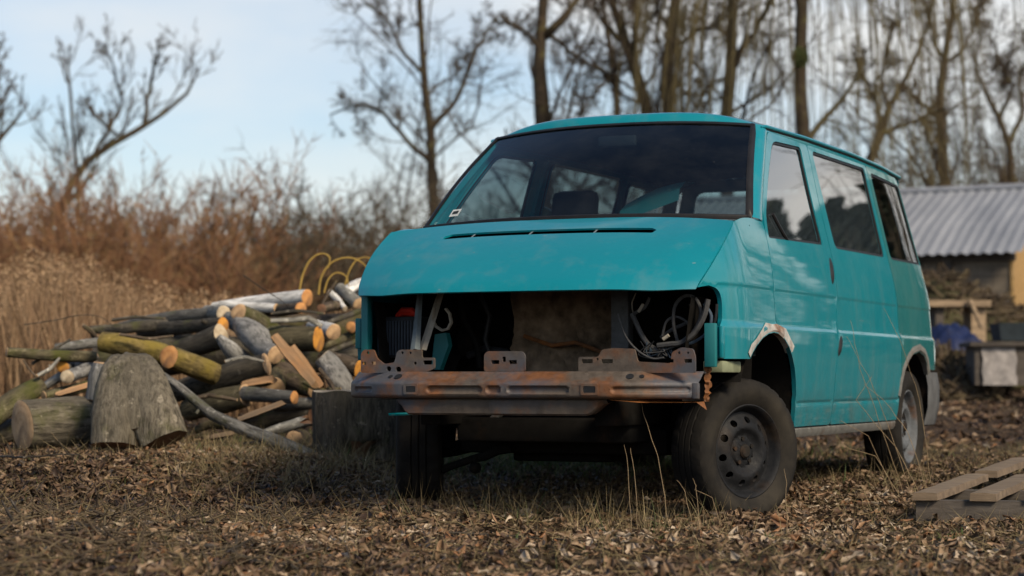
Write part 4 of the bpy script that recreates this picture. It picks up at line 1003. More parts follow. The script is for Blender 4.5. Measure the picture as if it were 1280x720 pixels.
tree('bare_tree', 'bare tree leaning left and splitting into several limbs above the roof', 42, [[(822, 470, 18), (812, 140, 16), (796, 100, 15), (786, 60, 14), (770, 20, 10), (758, -30, 8), (740, -160, 3)], [(792, 85, 9), (795, 40, 9), (793, 0, 8), (800, -90, 4)], [(785, 58, 8), (765, 42, 7), (750, 22, 5), (735, 0, 3)]], 24)
tree('bare_tree', 'straight upright bare trunk just right of the roof centre', 41, [[(832, 470, 19), (834, 140, 17), (835, 90, 16), (839, 40, 15), (845, 0, 13), (852, -120, 8), (856, -240, 3)], [(843, 60, 6), (870, 40, 6), (895, 25, 5), (930, 10, 3)], [(838, 40, 6), (825, 10, 5), (815, -30, 3)]], 25)
tree('bare_tree', 'bare tree with a narrow fork above the right front corner of the roof', 39, [[(906, 470, 19), (908, 140, 16), (916, 90, 16), (914, 50, 14), (915, 0, 12), (913, -120, 7), (918, -250, 3)], [(918, 82, 11), (930, 58, 9), (950, 30, 8), (966, -5, 7), (990, -80, 4)], [(915, 95, 5), (885, 105, 4), (873, 125, 4), (868, 142, 3)]], 26)
wspec = [dict(n=6, t0=.35, ang=.8, ratio=.33, k=8, wig=.12, up=.05, rr=.5, rmin=.02), dict(n=6, t0=.2, ang=.8, ratio=.4, k=6, wig=.15, up=-.02, rr=.5, rmin=.01), dict(n=3, t0=.1, ang=.6, len=6.2, short=.3, k=10, wig=.045, up=-.6, rr=.4, rmin=.010, rmax=.013, tip=.7), dict(n=5, t0=.15, ang=.35, len=.5, k=3, wig=.15, up=-.3, rr=.6, rmin=.0055)]
tree('weeping_willow', 'weeping willow with long strands hanging behind the roof', 36, [[(1010, 470, 22), (1008, 200, 19), (1000, 60, 16), (1006, -60, 14), (1002, -200, 9), (1000, -330, 4)], [(1003, 30, 9), (985, -60, 8), (950, -120, 6), (915, -130, 3)], [(1004, -60, 10), (1030, -130, 8), (1080, -170, 6), (1150, -180, 4)]], 27, wspec, WILLOWM)
tree('bare_tree', 'leaning yellow-brown bare tree with spreading limbs behind the van rear', 38, [[(1076, 470, 14), (1084, 195, 13), (1096, 172, 12), (1112, 140, 8), (1125, 105, 7), (1150, 70, 5), (1166, 0, 4), (1170, -80, 2)], [(1098, 170, 7), (1120, 160, 6), (1150, 148, 5), (1175, 140, 3)], [(1100, 165, 6), (1098, 130, 5), (1085, 100, 4), (1075, 60, 2)], [(1110, 140, 5), (1108, 90, 4), (1118, 30, 3)]], 28)
tree('bare_tree', 'tall crooked dark bare tree above the blue-grey shed roof', 43, [[(1190, 470, 16), (1184, 235, 15), (1176, 180, 13), (1173, 130, 11), (1177, 90, 10), (1186, 40, 9), (1192, -10, 7), (1200, -120, 3)], [(1176, 150, 7), (1150, 125, 5), (1130, 100, 3)], [(1177, 85, 6), (1205, 60, 5), (1225, 25, 4), (1240, -20, 2)], [(1175, 70, 6), (1160, 30, 5), (1150, -20, 3)]], 29)
tree('bare_tree', 'bare scrubby tree with crossing branches at the right edge', 40, [[(1275, 470, 13), (1268, 235, 12), (1262, 180, 9), (1245, 140, 7), (1225, 100, 5), (1215, 60, 3)], [(1262, 180, 7), (1280, 140, 6), (1290, 90, 4), (1296, 30, 2)], [(1250, 150, 6), (1262, 110, 5), (1255, 60, 3)]], 30)
ls = [dict(n=12, t0=.12, ang=.8, ratio=.34, k=7, wig=.15, up=.20, rr=.45, rmin=.010), dict(n=8, t0=.15, ang=.6, ratio=.45, k=5, wig=.16, up=.12, rr=.55, rmin=.008), dict(n=6, t0=.15, ang=.55, ratio=.45, k=3, wig=.15, up=.08, rr=.6, rmin=.006)]
tree('leaning_tree', 'bare tree leaning far to the right above the reddish thicket', 42, [[(60, 470, 12), (78, 260, 11), (95, 215, 10), (118, 192, 9), (150, 175, 8), (185, 155, 7), (215, 135, 5), (240, 110, 4), (250, 85, 2)], [(118, 192, 5), (135, 165, 5), (145, 120, 4), (150, 72, 2)], [(180, 158, 6), (185, 110, 5), (195, 85, 4), (205, 62, 2)], [(150, 172, 4), (125, 150, 3), (105, 130, 2)]], 31, ls, group='bare trees over the thicket')
tree('sapling', 'thin upright bare sapling above the thicket near the left', 43, [[(105, 470, 5), (98, 210, 5), (90, 160, 4), (84, 110, 4), (86, 80, 3), (88, 55, 2)], [(87, 110, 3), (78, 80, 2), (72, 55, 1)]], 32, ls, group='bare trees over the thicket')
tree('bare_tree', 'bare tree half cut off by the left picture edge', 40, [[(-30, 470, 12), (-28, 220, 11), (-14, 190, 8), (5, 165, 6), (25, 145, 4), (36, 128, 2)], [(-14, 190, 7), (-12, 130, 6), (-4, 80, 4), (0, 50, 2)], [(0, 170, 4), (8, 130, 3), (14, 95, 2)]], 33, ls, group='bare trees over the thicket')
# trees further right, mirrored in the side windows
for i, (az, D, sd) in enumerate(((27, 46, 41), (33, 40, 42), (39, 44, 43), (46, 38, 44), (53, 42, 45))):
    x0, y0 = D*math.sin(R(az)), D*math.cos(R(az)); rg = np.random.default_rng(sd); z0 = float(zg(x0, y0))
    rt = thing('bare_tree', ['bare tree beyond the right picture edge, nearest the shed', 'second bare tree beyond the right edge counted from the shed', 'third bare tree beyond the right edge counted from the shed', 'fourth bare tree beyond the right edge counted from the shed', 'last bare tree beyond the right edge counted from the shed'][i], 'tree', (x0, y0, z0-.1), 0, 'bare trees right of the yard')
    h = rg.uniform(9, 13); Pq = resample([(0, 0, 0, .22), (rg.normal(0, .3), rg.normal(0, .3), h*.5, .14), (rg.normal(0, .5), rg.normal(0, .5), h, .03)], 14)
    P, Rr = Pq[None, :, :3], Pq[None, :, 3]
    link('trunk', tube_mesh('trunk', [(P, Rr)], [8], rg, True), TRUNKM, rt)
    L = grow(P, Rr, [dict(n=22, t0=.2, ang=.85, ratio=.36, k=7, wig=.13, up=.10, rr=.5, rmin=.014), dict(n=9, t0=.2, ang=.75, ratio=.45, k=5, wig=.16, up=.06, rr=.5, rmin=.01), dict(n=5, t0=.15, ang=.7, ratio=.45, k=3, wig=.18, up=.04, rr=.6, rmin=.009)], rg)[1:]
    link('crown', tube_mesh('crown', L, [4, 3, 3], rg), TWIGM, rt)
# belt of bare trees far behind, which reads as one mass
rg = np.random.default_rng(77); PP, RR = [], []
for k in range(15):
    px = 330+1150*(k+rg.uniform(0, 1))/15; D = rg.uniform(56, 78); x0 = (px-640)/FPX*D; h = rg.uniform(8.5, 13)*np.interp(px, [330, 560, 700, 1480], [.45, .75, 1, 1]); r0 = rg.uniform(.05, .11)
    q = resample([(x0, D, .3, r0), (x0+rg.normal(0, .4), D+rg.normal(0, .4), h*.5, r0*.7), (x0+rg.normal(0, .9), D+rg.normal(0, .9), h, .02)], 9); PP.append(q[:, :3]); RR.append(q[:, 3])
L = grow(np.array(PP), np.array(RR), [dict(n=14, t0=.15, ang=.8, ratio=.33, k=6, wig=.16, up=.09, rr=.35, rmin=.013), dict(n=8, t0=.12, ang=.75, ratio=.48, k=4, wig=.2, up=.05, rr=.5, rmin=.009), dict(n=6, t0=.1, ang=.75, ratio=.5, k=3, wig=.2, up=.02, rr=.6, rmin=.007)], rg)
tag(link('far_wood', tube_mesh('far_wood', L, [6, 4, 3, 3], rg), TWIGM), 'belt of bare trees far behind the van, fading into one mass', 'wood', kind='stuff')
# dark spruces beyond the right edge, mirrored in the side windows
SPRUCEM = byrnd('spruce_needles', [(0.0, (0.012, 0.018, 0.009)), (1.0, (0.035, 0.045, 0.018))], .8)
for i, (az, D, h) in enumerate(((34.6, 21, 5.3), (35.7, 19, 4.55), (36.6, 20, 5.0), (37.6, 18, 4.6), (38.8, 21, 5.6))):
    x0, y0 = 1.3+D*math.sin(R(az)), 10.3+D*math.cos(R(az)); rg = np.random.default_rng(90+i)
    rt = thing('spruce', ['spruce beyond the right edge, nearest the shed', 'second spruce beyond the right edge', 'third and lowest spruce beyond the right edge', 'fourth spruce beyond the right edge', 'last spruce beyond the right edge, farthest from the shed'][i], 'tree', (x0, y0, float(zg(x0, y0))-.05), 0, 'spruces right of the yard')
    MB().tube([(0, 0, 0), (.05, 0, h*.5), (0, 0, h)], [.14, .09, .015], 8).build('trunk', TRUNKM, rt)
    n = 2600; t = rg.random(n)**.8; zz = h*(.06+.94*t); rr = (1-t)*h*.17*rg.uniform(.25, 1.05, n)*(1+.25*np.sin(zz*7)); a = rg.uniform(0, 6.28, n)
    T4 = np.array([(-.5, -.18, 0), (.1, -.26, -.05), (.6, 0, -.16), (.1, .26, -.05), (-.5, .18, 0)]); F4 = [(0, 1, 2), (0, 2, 3), (0, 3, 4)]
    v, f = copies(T4, F4, rotmats(a+rg.normal(0, .3, n), rg.uniform(.1, .6, n), rg.normal(0, .3, n), rg.uniform(.25, .5, n)), np.stack([rr*np.cos(a), rr*np.sin(a), zz-.25*rr], 1))
    link('crown', np_mesh('crown', v, f, np.repeat(rg.random(n), 5)), SPRUCEM, rt)
# ball of mistletoe in the willow
p = at(1000, 72, 35.4); rg = np.random.default_rng(3); n = 1500
d = rg.normal(size=(n, 3)); d /= np.linalg.norm(d, axis=1)[:, None]; d *= (rg.random(n)**.45)[:, None]*np.array([.16, .16, .19])
T = np.array([(-.5, 0, 0), (0, .22, .05), (.5, 0, 0), (0, -.22, .05)]); v, f = copies(T, [(0, 1, 2, 3)], rotmats(rg.uniform(0, 6.3, n), rg.uniform(-1.5, 1.5, n), rg.uniform(-1.5, 1.5, n), np.full(n, .055)), d)
ms = np_mesh('mistletoe', v, f, np.repeat(rg.random(n)*.4+.6, 4)); o = tag(link('mistletoe', ms, GREENM), 'round mistletoe clump hanging in the willow strands', 'plant'); o.location = p

# ------------------------------------------------------------------ thicket and reeds behind the log pile
def thicket(name, label, bases, hts, seed, mat, stems=12, rm=.0, spec=None):
    rg = np.random.default_rng(seed); P, Rr = [], []
    for (bx_, by_), h in zip(bases, hts):
        for k in range(stems):
            a = rg.uniform(0, 6.28); l = abs(rg.normal(0, .28)); d = np.array([math.cos(a)*l, math.sin(a)*l, 1.0]); hh = h*rg.uniform(.6, 1.05)
            t = np.linspace(0, 1, 6)[:, None]; b = np.array([bx_+rg.normal(0, .3), by_+rg.normal(0, .3), float(zg(bx_, by_))-.05])
            q = b+d*t*hh+np.array([math.cos(a), math.sin(a), -.3])*(t**2)*hh*.15+np.cumsum(rg.normal(0, .03, (6, 3)), 0); P.append(q); Rr.append(np.linspace(.022, .006, 6))
    spec = spec or [dict(n=8, t0=.12, ang=.6, angs=.28, ratio=.42, k=4, wig=.16, up=.07, rr=.7, rmin=.009), dict(n=6, t0=.12, ang=.65, angs=.3, ratio=.5, k=2, wig=.18, up=.05, rr=.8, rmin=.008)]
    L = grow(np.array(P), np.array(Rr), spec, rg)
    o = link(name, tube_mesh(name, L, [4, 3, 3], rg), mat)
    return tag(o, label, 'thicket', kind='stuff')
rg = np.random.default_rng(8)
def bpts(px0, px1, n, D0, D1, hpx, jit):      # bases with a height that reaches the given outline
    B, H = [], []
    for k in range(n):
        px = px0+(px1-px0)*(k+rg.uniform(0, 1))/n; D = rg.uniform(D0, D1); q = at(px, 470, D)
        top = float(np.interp(px, [h[0] for h in hpx], [h[1] for h in hpx])); B.append((q.x, D)); H.append(max(.8, ((475-top)*D/FPX+EYE-float(zg(q.x, D)))*rg.uniform(1-jit, 1.02)))
    return B, H
OUT = [(-80, 200), (0, 190), (60, 195), (120, 200), (200, 215), (240, 200), (300, 235), (330, 250), (360, 240), (420, 225), (470, 225), (530, 240), (560, 250)]
B, H = bpts(-190, 335, 70, 30, 38, OUT, .45)
thicket('thicket', 'dense reddish-brown leafless thicket behind the dry reeds', B, H, 51, BRUSHM, 15)
BRUSH2 = byrnd('grey_brush_twig', [(0.0, (0.040, 0.031, 0.022)), (0.5, (0.080, 0.058, 0.036)), (1.0, (0.115, 0.09, 0.05))], 0.85)
B, H = bpts(300, 660, 44, 33, 44, OUT+[(660, 250)], .35)
thicket('thicket', 'darker brown leafless thicket behind the log pile and the van nose', B, H, 52, BRUSH2, 12)
B, H = bpts(1060, 1420, 34, 37, 48, [(1060, 230), (1120, 190), (1180, 150), (1230, 120), (1280, 110), (1420, 100)], .5)
thicket('thicket', 'dark leafless scrub behind the shed', B, H, 53, BRUSH2, 10)
B, H = [], []
for k in range(40):
    a, D = R(rg.uniform(21, 60)), rg.uniform(27, 36); B.append((D*math.sin(a), D*math.cos(a))); H.append(rg.uniform(3.2, 6.2))
thicket('thicket', 'leafless scrub closing the yard beyond the right picture edge', B, H, 54, BRUSH2, 9)
B, H = bpts(640, 1080, 26, 44, 52, [(640, 250), (1080, 230)], .4)
thicket('thicket', 'leafless scrub hidden behind the van', B, H, 55, BRUSH2, 6)
# reeds
n = 17000; D = rng.uniform(17, 27, n); px = rng.uniform(-60, 470, n); x = (px-640)/FPX*D
top_ = np.interp(px, [-60, 0, 60, 110, 160, 220, 300, 400, 470], [330, 335, 322, 335, 350, 372, 382, 385, 385]); hmax = ((475-top_)*D/FPX+EYE-zg(x, D))*(.78+.34*vnoise(x, D, .8, 6))
def reed_blades(x, y, h, name, label):
    Vs, Fs, As, o = [], [], [], 0
    for b in range(3):
        idx = np.arange(b, len(x), 3); T, F = blade(5, (.08, .2, .38)[b]); m = len(idx); hh = h[idx]*rng.uniform(.55, 1.05, m)
        M = rotmats(rng.uniform(0, 6.28, m), rng.normal(0, .13, m), rng.normal(0, .13, m), np.ones(m))*np.stack([rng.uniform(.012, .022, m), hh, hh], 1)[:, None, :]
        v, f = copies(T, F, M, np.stack([x[idx], y[idx], zg(x[idx], y[idx])], 1)); Vs.append(v); Fs.append(f+o); o += len(v); As.append(np.repeat(rng.random(m), len(T)))
    return tag(link(name, np_mesh(name, np.concatenate(Vs), np.concatenate(Fs), np.concatenate(As)), REEDM), label, 'reeds', kind='stuff')
reed_blades(x, D, hmax, 'reeds', 'tall dry tan reeds standing behind the log pile')
# feathery seed heads on the tallest reeds
m = 420; D = rng.uniform(18, 24, m); px = rng.uniform(-20, 330, m); x = (px-640)/FPX*D; h = ((475-np.interp(px, [-20, 60, 110, 160, 220, 330], [335, 325, 335, 352, 374, 384]))*D/FPX+EYE-zg(x, D))*rng.uniform(.72, 1.02, m); z = zg(x, D)+h
k = 40; xx = np.repeat(x, k)+rng.normal(0, .035, m*k); yy = np.repeat(D, k)+rng.normal(0, .035, m*k); zz = np.repeat(z, k)+rng.uniform(-.16, .12, m*k)
v, f = copies(T, [(0, 1, 2, 3)], rotmats(rng.uniform(0, 6.3, m*k), rng.uniform(-1.5, 1.5, m*k), rng.uniform(-1, 1, m*k), rng.uniform(.018, .045, m*k)), np.stack([xx, yy, zz], 1))
tag(link('reed_plumes', np_mesh('reed_plumes', v, f, np.repeat(rng.random(m*k)*.5+.5, 4)), REEDM), 'feathery pale seed heads on the reeds', 'reeds', kind='stuff')
# ------------------------------------------------------------------ log pile
LOGG = 'cut logs and branches of the wood pile'
def frame(a, b):
    q = (b-a).to_track_quat('X', 'Z'); return q
def log(label, pts, dia, bk='grey', cut='tan', name='log', nseg=8, n=14, rough=.05, seed=None, stubs=0, taperend=None, jag=0.0, cat='log', group=LOGG):
    """pts: (px, py, D) along the axis; dia: width in px at each point (or one number)"""
    W = [at(x, y, D) for x, y, D in pts]; dia = dia if hasattr(dia, '__len__') else [dia]*len(pts)
    rad = [d*.5*p[2]/FPX for d, p in zip(dia, pts)]
    e = thing(name, label, cat, W[0], 0, group); e.rotation_mode = 'QUATERNION'; q = frame(W[0], W[-1]); e.rotation_quaternion = q; qi = q.inverted()
    L = [qi@(w-W[0]) for w in W]; P = resample([(*p, r) for p, r in zip(L, rad)], nseg)
    rg = random.Random(seed if seed is not None else hash(label) % 9999)
    ph = [rg.uniform(0, 6.28) for _ in range(6)]; v = []
    for k in range(nseg):
        t = P[min(k+1, nseg-1), :3]-P[max(k-1, 0), :3]; t /= np.linalg.norm(t); t = Vector(t); a = t.cross(Vector((0, 0, 1))).normalized(); b = a.cross(t)
        for i in range(n):
            w = 2*math.pi*i/n
            r = P[k, 3]*(1+rough*(math.sin(2*w+ph[0]+k*.25)+.6*math.sin(3*w+ph[1])+.5*math.sin(5*w+ph[2]+k*.4)+.5*math.sin(k*1.1+ph[3])))
            j = jag*P[k, 3]*rg.uniform(-1, 1) if k == nseg-1 else 0
            v.append(Vector(P[k, :3])+(a*math.cos(w)+b*math.sin(w))*r+t*j)
    f = [(k*n+i, k*n+(i+1) % n, (k+1)*n+(i+1) % n, (k+1)*n+i) for k in range(nseg-1) for i in range(n)]
    mb = MB().add(v, f)
    for s_ in range(stubs):
        k = rg.randrange(1, nseg-1); w = rg.uniform(0, 6.28); c = Vector(P[k, :3]); d = Vector((rg.uniform(-.3, .5), math.cos(w), math.sin(w))).normalized()
        mb.tube([c, c+d*P[k, 3]*1.3, c+d*P[k, 3]*1.9], [P[k, 3]*.45, P[k, 3]*.36, P[k, 3]*.3], 7)
    mb.build('bark', BK[bk], e, 60)
    for k in (0, nseg-1):
        ring = v[k*n:(k+1)*n]; c = sum(ring, Vector())/n; t = Vector(P[1, :3]-P[0, :3]) if k == 0 else Vector(P[-2, :3]-P[-1, :3]); t.normalize(); R_ = P[k, 3]
        vv = [c+(p-c)*1.0-t*.001 for p in ring]+[c+(p-c)*.88-t*(.004+.03*R_) for p in ring]+[c+(p-c)*.45-t*(.005+.035*R_) for p in ring]+[c-t*(.005+.03*R_)]
        ff = [(i, (i+1) % n, n+(i+1) % n, n+i) for i in range(n)]+[(n+i, n+(i+1) % n, 2*n+(i+1) % n, 2*n+i) for i in range(n)]+[(2*n+i, 2*n+(i+1) % n, 3*n) for i in range(n)]
        MB().add(vv, ff).build('cut_face', CW[cut], e, 40)
    return e
def split(label, a, b, w, mat=SPLIT, bk='brown', seed=1, thick=.7, twist=.3):
    A, B = at(*a), at(*b); e = thing('split_log', label, 'split log', A, 0, LOGG); e.rotation_mode = 'QUATERNION'; q = frame(A, B); e.rotation_quaternion = q
    Ln = (B-A).length; rg = random.Random(seed); h = w*.5*a[2]/FPX; P, Bk = [], []
    for k in range(9):
        t = k/8; x = t*Ln; s_ = 1-.35*abs(t-.4)+rg.uniform(-.06, .06); tw = twist*(t-.5)
        def rot(y, z): return (x+rg.uniform(-.01, .01), (y*math.cos(tw)-z*math.sin(tw))*h*s_, (y*math.sin(tw)+z*math.cos(tw))*h*s_)
        P.append([rot(-1, -.5*thick), rot(-.45, .25*thick), rot(.05, thick), rot(.5, .3*thick), rot(1, -.5*thick)])
        Bk.append([rot(1, -.5*thick), rot(.7, -.95*thick), rot(0, -1.15*thick), rot(-.7, -.95*thick), rot(-1, -.5*thick)])
    for g in (P, Bk):
        pass
    mb = MB().grid(P)
    for k in (0, 8): mb.add(P[k]+Bk[k][1:4], [tuple(range(8))])
    mb.build('split_face', mat, e, 25); MB().grid(Bk).build('bark', BK[bk], e, 50)
    return e
# back and top of the heap
log('long white birch log lying on top of the heap', [(384, 372, 14.5), (330, 377, 14.7), (268, 385, 14.9)], [22, 20, 15], 'birch', 'orange', seed=1)
log('white peeled log top left of the heap, short and broken', [(345, 385, 14.4), (315, 384, 14.5), (276, 380, 14.6)], [11, 13, 9], 'birch', 'tan', jag=.6, seed=2)
log('brown log stub with an orange cut face just below the white birch log', [(376, 385, 14.1), (352, 388, 14.4), (322, 390, 14.7)], [15, 16, 15], 'brown', 'orange', seed=3)
log('pale birch log slanting up behind the van nose', [(432, 366, 14.6), (445, 356, 14.7), (470, 348, 14.9)], [14, 14, 12], 'birch', 'pale', seed=4)
log('thin white birch pole crossing above the white logs near the van', [(411, 364, 14.5), (422, 374, 14.5), (431, 386, 14.4)], [7, 8, 7], 'birch', 'pale', seed=5)
log('stubby grey-white birch log beside the van corner', [(448, 380, 14.4), (438, 372, 14.5), (425, 360, 14.7)], [15, 15, 13], 'pale', 'tan', seed=6)
log('second white birch log beside the van corner, lying flat', [(444, 362, 14.9), (470, 366, 15.0), (500, 370, 15.2)], [16, 16, 14], 'birch', 'pale', seed=7)
log('small brown log with torn end below the birch logs', [(402, 386, 14.2), (416, 382, 14.4), (436, 380, 14.6)], [13, 13, 12], 'brown', 'redbrown', jag=.5, seed=8)
log('long grey-green log lying along the top left of the heap', [(266, 392, 14.4), (220, 396, 14.6), (180, 402, 14.8), (150, 408, 15.0)], [16, 16, 14, 9], 'grey', 'pale', seed=9)
log('short pale log end above the amber-faced log', [(280, 392, 14.1), (270, 391, 14.3), (258, 391, 14.6)], [19, 18, 17], 'pale', 'pale', seed=10)
log('dark log with a round amber cut face at upper left', [(279, 405, 13.8), (245, 408, 14.0), (200, 412, 14.3), (176, 414, 14.5)], [17, 17, 18, 15], 'dark', 'amber', stubs=2, seed=11)
log('long dark curving log reaching left over the heap', [(112, 412, 14.1), (140, 412, 14.1), (180, 408, 14.2), (206, 405, 14.4)], [9, 13, 15, 14], 'dark', 'tan', seed=12)
log('thin forked broken stub sticking up at the left end of the heap', [(104, 407, 14.0), (114, 414, 14.0), (121, 426, 14.1)], [5, 7, 8], 'brown', 'pale', name='branch', cat='branch', seed=13, jag=.5)
log('olive log standing out with its sawn top cut slanting', [(298, 390, 13.9), (320, 402, 14.1), (346, 420, 14.3)], [22, 28, 28], 'olive', 'tan', seed=14)
log('grey bulging log with a burl and round tan cut face in the centre', [(345, 443, 13.2), (330, 438, 13.35), (318, 420, 13.6), (304, 408, 13.9), (290, 400, 14.1)], [22, 24, 34, 28, 24], 'bluegrey', 'tan', nseg=12, rough=.07, seed=15)
log('thick olive log with a glowing orange cut face to the right', [(398, 424, 13.6), (370, 424, 13.65), (336, 426, 13.72)], [33, 33, 34], 'olive', 'amber', seed=16)
log('bent silvery branch above the thick olive log', [(339, 401, 13.6), (366, 400, 13.6), (388, 398, 13.6), (401, 408, 13.6)], [6, 6, 7, 7], 'pale', 'pale', name='branch', cat='branch', seed=17)
log('dark slender branch running right towards the van corner', [(402, 407, 13.9), (425, 398, 14.0), (452, 388, 14.2)], [7, 8, 7], 'dark', 'tan', name='branch', cat='branch', seed=18)
log('grey log with orange end close to the van corner', [(439, 409, 14.0), (452, 405, 14.3), (480, 400, 14.8)], [14, 14, 13], 'brown', 'orange', seed=19)
log('pale-barked stub with tan sawn end right of the orange face', [(417, 415, 13.7), (405, 412, 13.9), (392, 408, 14.3)], [20, 19, 18], 'birch', 'tan', seed=20)
log('upper of two olive sticks below the orange-ended log', [(398, 436, 13.9), (422, 427, 14.0), (450, 412, 14.2)], [9, 10, 9], 'olive', 'tan', name='branch', cat='branch', seed=21)
log('lower dark stick resting against the olive sticks', [(400, 446, 13.9), (426, 434, 14.0), (452, 424, 14.2)], [8, 8, 8], 'dark', 'tan', name='branch', cat='branch', seed=22)
log('log filling the heap behind the split pieces', [(360, 455, 14.3), (400, 450, 14.4), (455, 446, 14.6)], [30, 32, 30], 'dark', 'tan', seed=23)
log('dark log buried deep in the middle of the heap', [(225, 440, 14.8), (270, 440, 14.7), (330, 445, 14.7)], [40, 44, 40], 'dark', 'tan', seed=24)
log('dark log buried at the upper right of the heap', [(320, 415, 14.9), (380, 412, 14.9), (455, 410, 15.0)], [40, 40, 36], 'brown', 'tan', seed=25)
log('dark log buried at the left of the heap', [(120, 450, 14.6), (180, 445, 14.7), (240, 440, 14.8)], [50, 56, 50], 'dark', 'tan', seed=26)
log('mossy dark log with its cut end turned right below the amber-faced log', [(277, 420, 13.75), (255, 428, 13.82), (222, 438, 13.92)], [30, 28, 24], 'dark', 'pale', seed=27)
log('smooth pale grey log wedged slanting below the burl', [(273, 421, 13.5), (288, 436, 13.5), (306, 455, 13.6)], [9, 22, 28], 'bluegrey', 'pale', seed=28)
log('smooth blue-grey log slanting down behind the chopping block', [(403, 446, 13.1), (412, 456, 13.1), (424, 474, 13.0), (432, 492, 13.0)], [22, 28, 30, 28], 'bluegrey', 'pale', seed=29)
log('log with a yellow cut end touching the bumper beam corner', [(449, 461, 13.2), (430, 456, 13.25), (408, 450, 13.32)], [24, 24, 24], 'brown', 'amber', seed=30)
log('long dark mossy log slanting up to the right in front', [(333, 455, 13.05), (290, 468, 13.1), (238, 484, 13.2), (215, 492, 13.25)], [30, 32, 30, 26], 'dark', 'tan', seed=31)
log('olive log lying under the long mossy log', [(308, 494, 12.9), (275, 502, 13.0), (236, 513, 13.2)], [30, 34, 28], 'olive', 'tan', seed=32)
log('grey log with a small orange cut face near the chopping block', [(368, 497, 12.6), (340, 495, 12.7), (300, 492, 12.9)], [16, 17, 18], 'grey', 'orange', seed=33)
log('thin grey log tucked left of the chopping block', [(394, 504, 12.9), (375, 505, 12.9), (345, 508, 13.1)], [15, 15, 14], 'grey', 'tan', seed=34)
log('dark rotten log low in the shadow left of the chopping block', [(392, 520, 13.2), (360, 522, 13.3), (310, 530, 13.4)], [24, 26, 24], 'dark', 'redbrown', seed=35)
log('broken pale log with a splintered end near the ground', [(331, 541, 12.5), (355, 534, 12.5), (382, 526, 12.5)], [10, 14, 14], 'pale', 'redbrown', jag=1.2, seed=36)
log('small log end facing forward at the foot of the heap', [(368, 550, 12.45), (372, 549, 12.7), (378, 548, 13.0)], [23, 23, 22], 'brown', 'tan', seed=37)
log('olive log stub standing on end between the split pieces', [(344, 484, 13.1), (346, 468, 13.3), (347, 458, 13.4)], [26, 26, 24], 'olive', 'tan', seed=38)
log('mossy brown log below the bright split pieces', [(352, 468, 13.3), (372, 476, 13.2), (396, 484, 13.1)], [34, 34, 30], 'brown', 'tan', seed=39)
log('yellow-green log with a round cut face, left of the middle', [(211, 446, 12.7), (235, 455, 12.85), (270, 468, 13.1)], [29, 30, 26], 'yellow', 'orange', seed=40)
log('yellow log with peeling bark above the forked trunk', [(127, 427, 13.05), (160, 432, 13.02), (205, 443, 13.2)], [27, 29, 26], 'yellow', 'tan', seed=41)
log('long straight grey-green pole jutting out at far left', [(9, 440, 12.9), (60, 444, 13.0), (118, 446, 13.2)], [12, 14, 14], 'olive', 'tan', seed=42)
log('short grey log behind the jutting pole', [(70, 436, 13.5), (95, 432, 13.5), (126, 427, 13.6)], [13, 13, 13], 'grey', 'tan', seed=43)
log('small round orange log end half hidden at left', [(79, 459, 13.1), (92, 454, 13.3), (115, 446, 13.6)], [16, 15, 14], 'grey', 'amber', seed=44)
log('small log with an oval pale cut face at left', [(84, 471, 12.7), (98, 466, 12.95), (118, 458, 13.3)], [17, 17, 16], 'bluegrey', 'pale', seed=45)
log('thin blue-grey branch slanting behind the oval-faced log', [(54, 484, 13.2), (80, 468, 13.2), (120, 444, 13.3)], [10, 12, 12], 'bluegrey', 'tan', name='branch', cat='branch', seed=46)
log('olive log cut off by the left picture edge', [(-14, 524, 12.5), (15, 503, 12.6), (50, 482, 12.8)], [30, 28, 22], 'olive', 'tan', seed=47)
log('dark log in the shade at the far left bottom', [(-20, 548, 12.7), (5, 540, 12.8), (40, 530, 13.0)], [28, 28, 24], 'dark', 'tan', seed=48)
log('light brown log resting on the thick short log', [(55, 495, 12.7), (80, 490, 12.8), (112, 482, 13.0)], [13, 15, 14], 'olive', 'tan', seed=49)
log('thick short grey-brown log lying at the left front, cut face leftwards', [(28, 532, 12.05), (60, 530, 12.15), (100, 528, 12.28), (130, 528, 12.38)], [62, 64, 62, 60], 'greybrown', 'tan', nseg=10, n=20, seed=50, rough=.03)
log('thin reddish bent twig at the far left of the heap', [(29, 450, 12.8), (38, 464, 12.8), (50, 475, 12.8), (56, 486, 12.8)], [2.5, 3, 3, 2.5], 'brown', 'tan', name='branch', cat='branch', n=7, seed=51)
split('bright split log leaning in the middle of the heap', (344, 420, 12.9), (394, 480, 12.6), 14, SPLIT, 'olive', 3, .9)
split('narrower split log leaning right beside the bright one', (366, 434, 13.0), (404, 484, 12.8), 12, SPLIT, 'brown', 4, .9)
split('weathered split log lying slanted below the grey log', (296, 526, 12.5), (354, 503, 12.6), 14, SPLITD, 'brown', 5, .6)
split('split wedge with a pale face under the burl log', (304, 482, 13.0), (342, 474, 12.9), 22, SPLIT, 'olive', 6, .6)
split('split log lying on the ground at the foot of the heap', (258, 548, 12.5), (292, 541, 12.5), 12, SPLITD, 'brown', 7, .6)
split('small split log resting between the left logs', (70, 494, 12.5), (114, 480, 12.6), 14, SPLIT, 'brown', 8, .6)
log('long grey branch lying diagonally across the front of the heap', [(158, 444, 12.6), (190, 462, 12.4), (222, 482, 12.3), (264, 518, 12.15), (300, 535, 12.05), (345, 552, 11.95), (394, 574, 11.85)], [9, 11, 12, 14, 16, 18, 19], 'grey', 'tan', name='branch', cat='branch', nseg=18, n=12, stubs=1, seed=52)
log('short crooked branch lying low in front of the forked trunk', [(244, 538, 12.3), (262, 530, 12.3), (285, 531, 12.2), (306, 536, 12.2)], [9, 11, 12, 11], 'olive', 'orange', name='branch', cat='branch', seed=53)
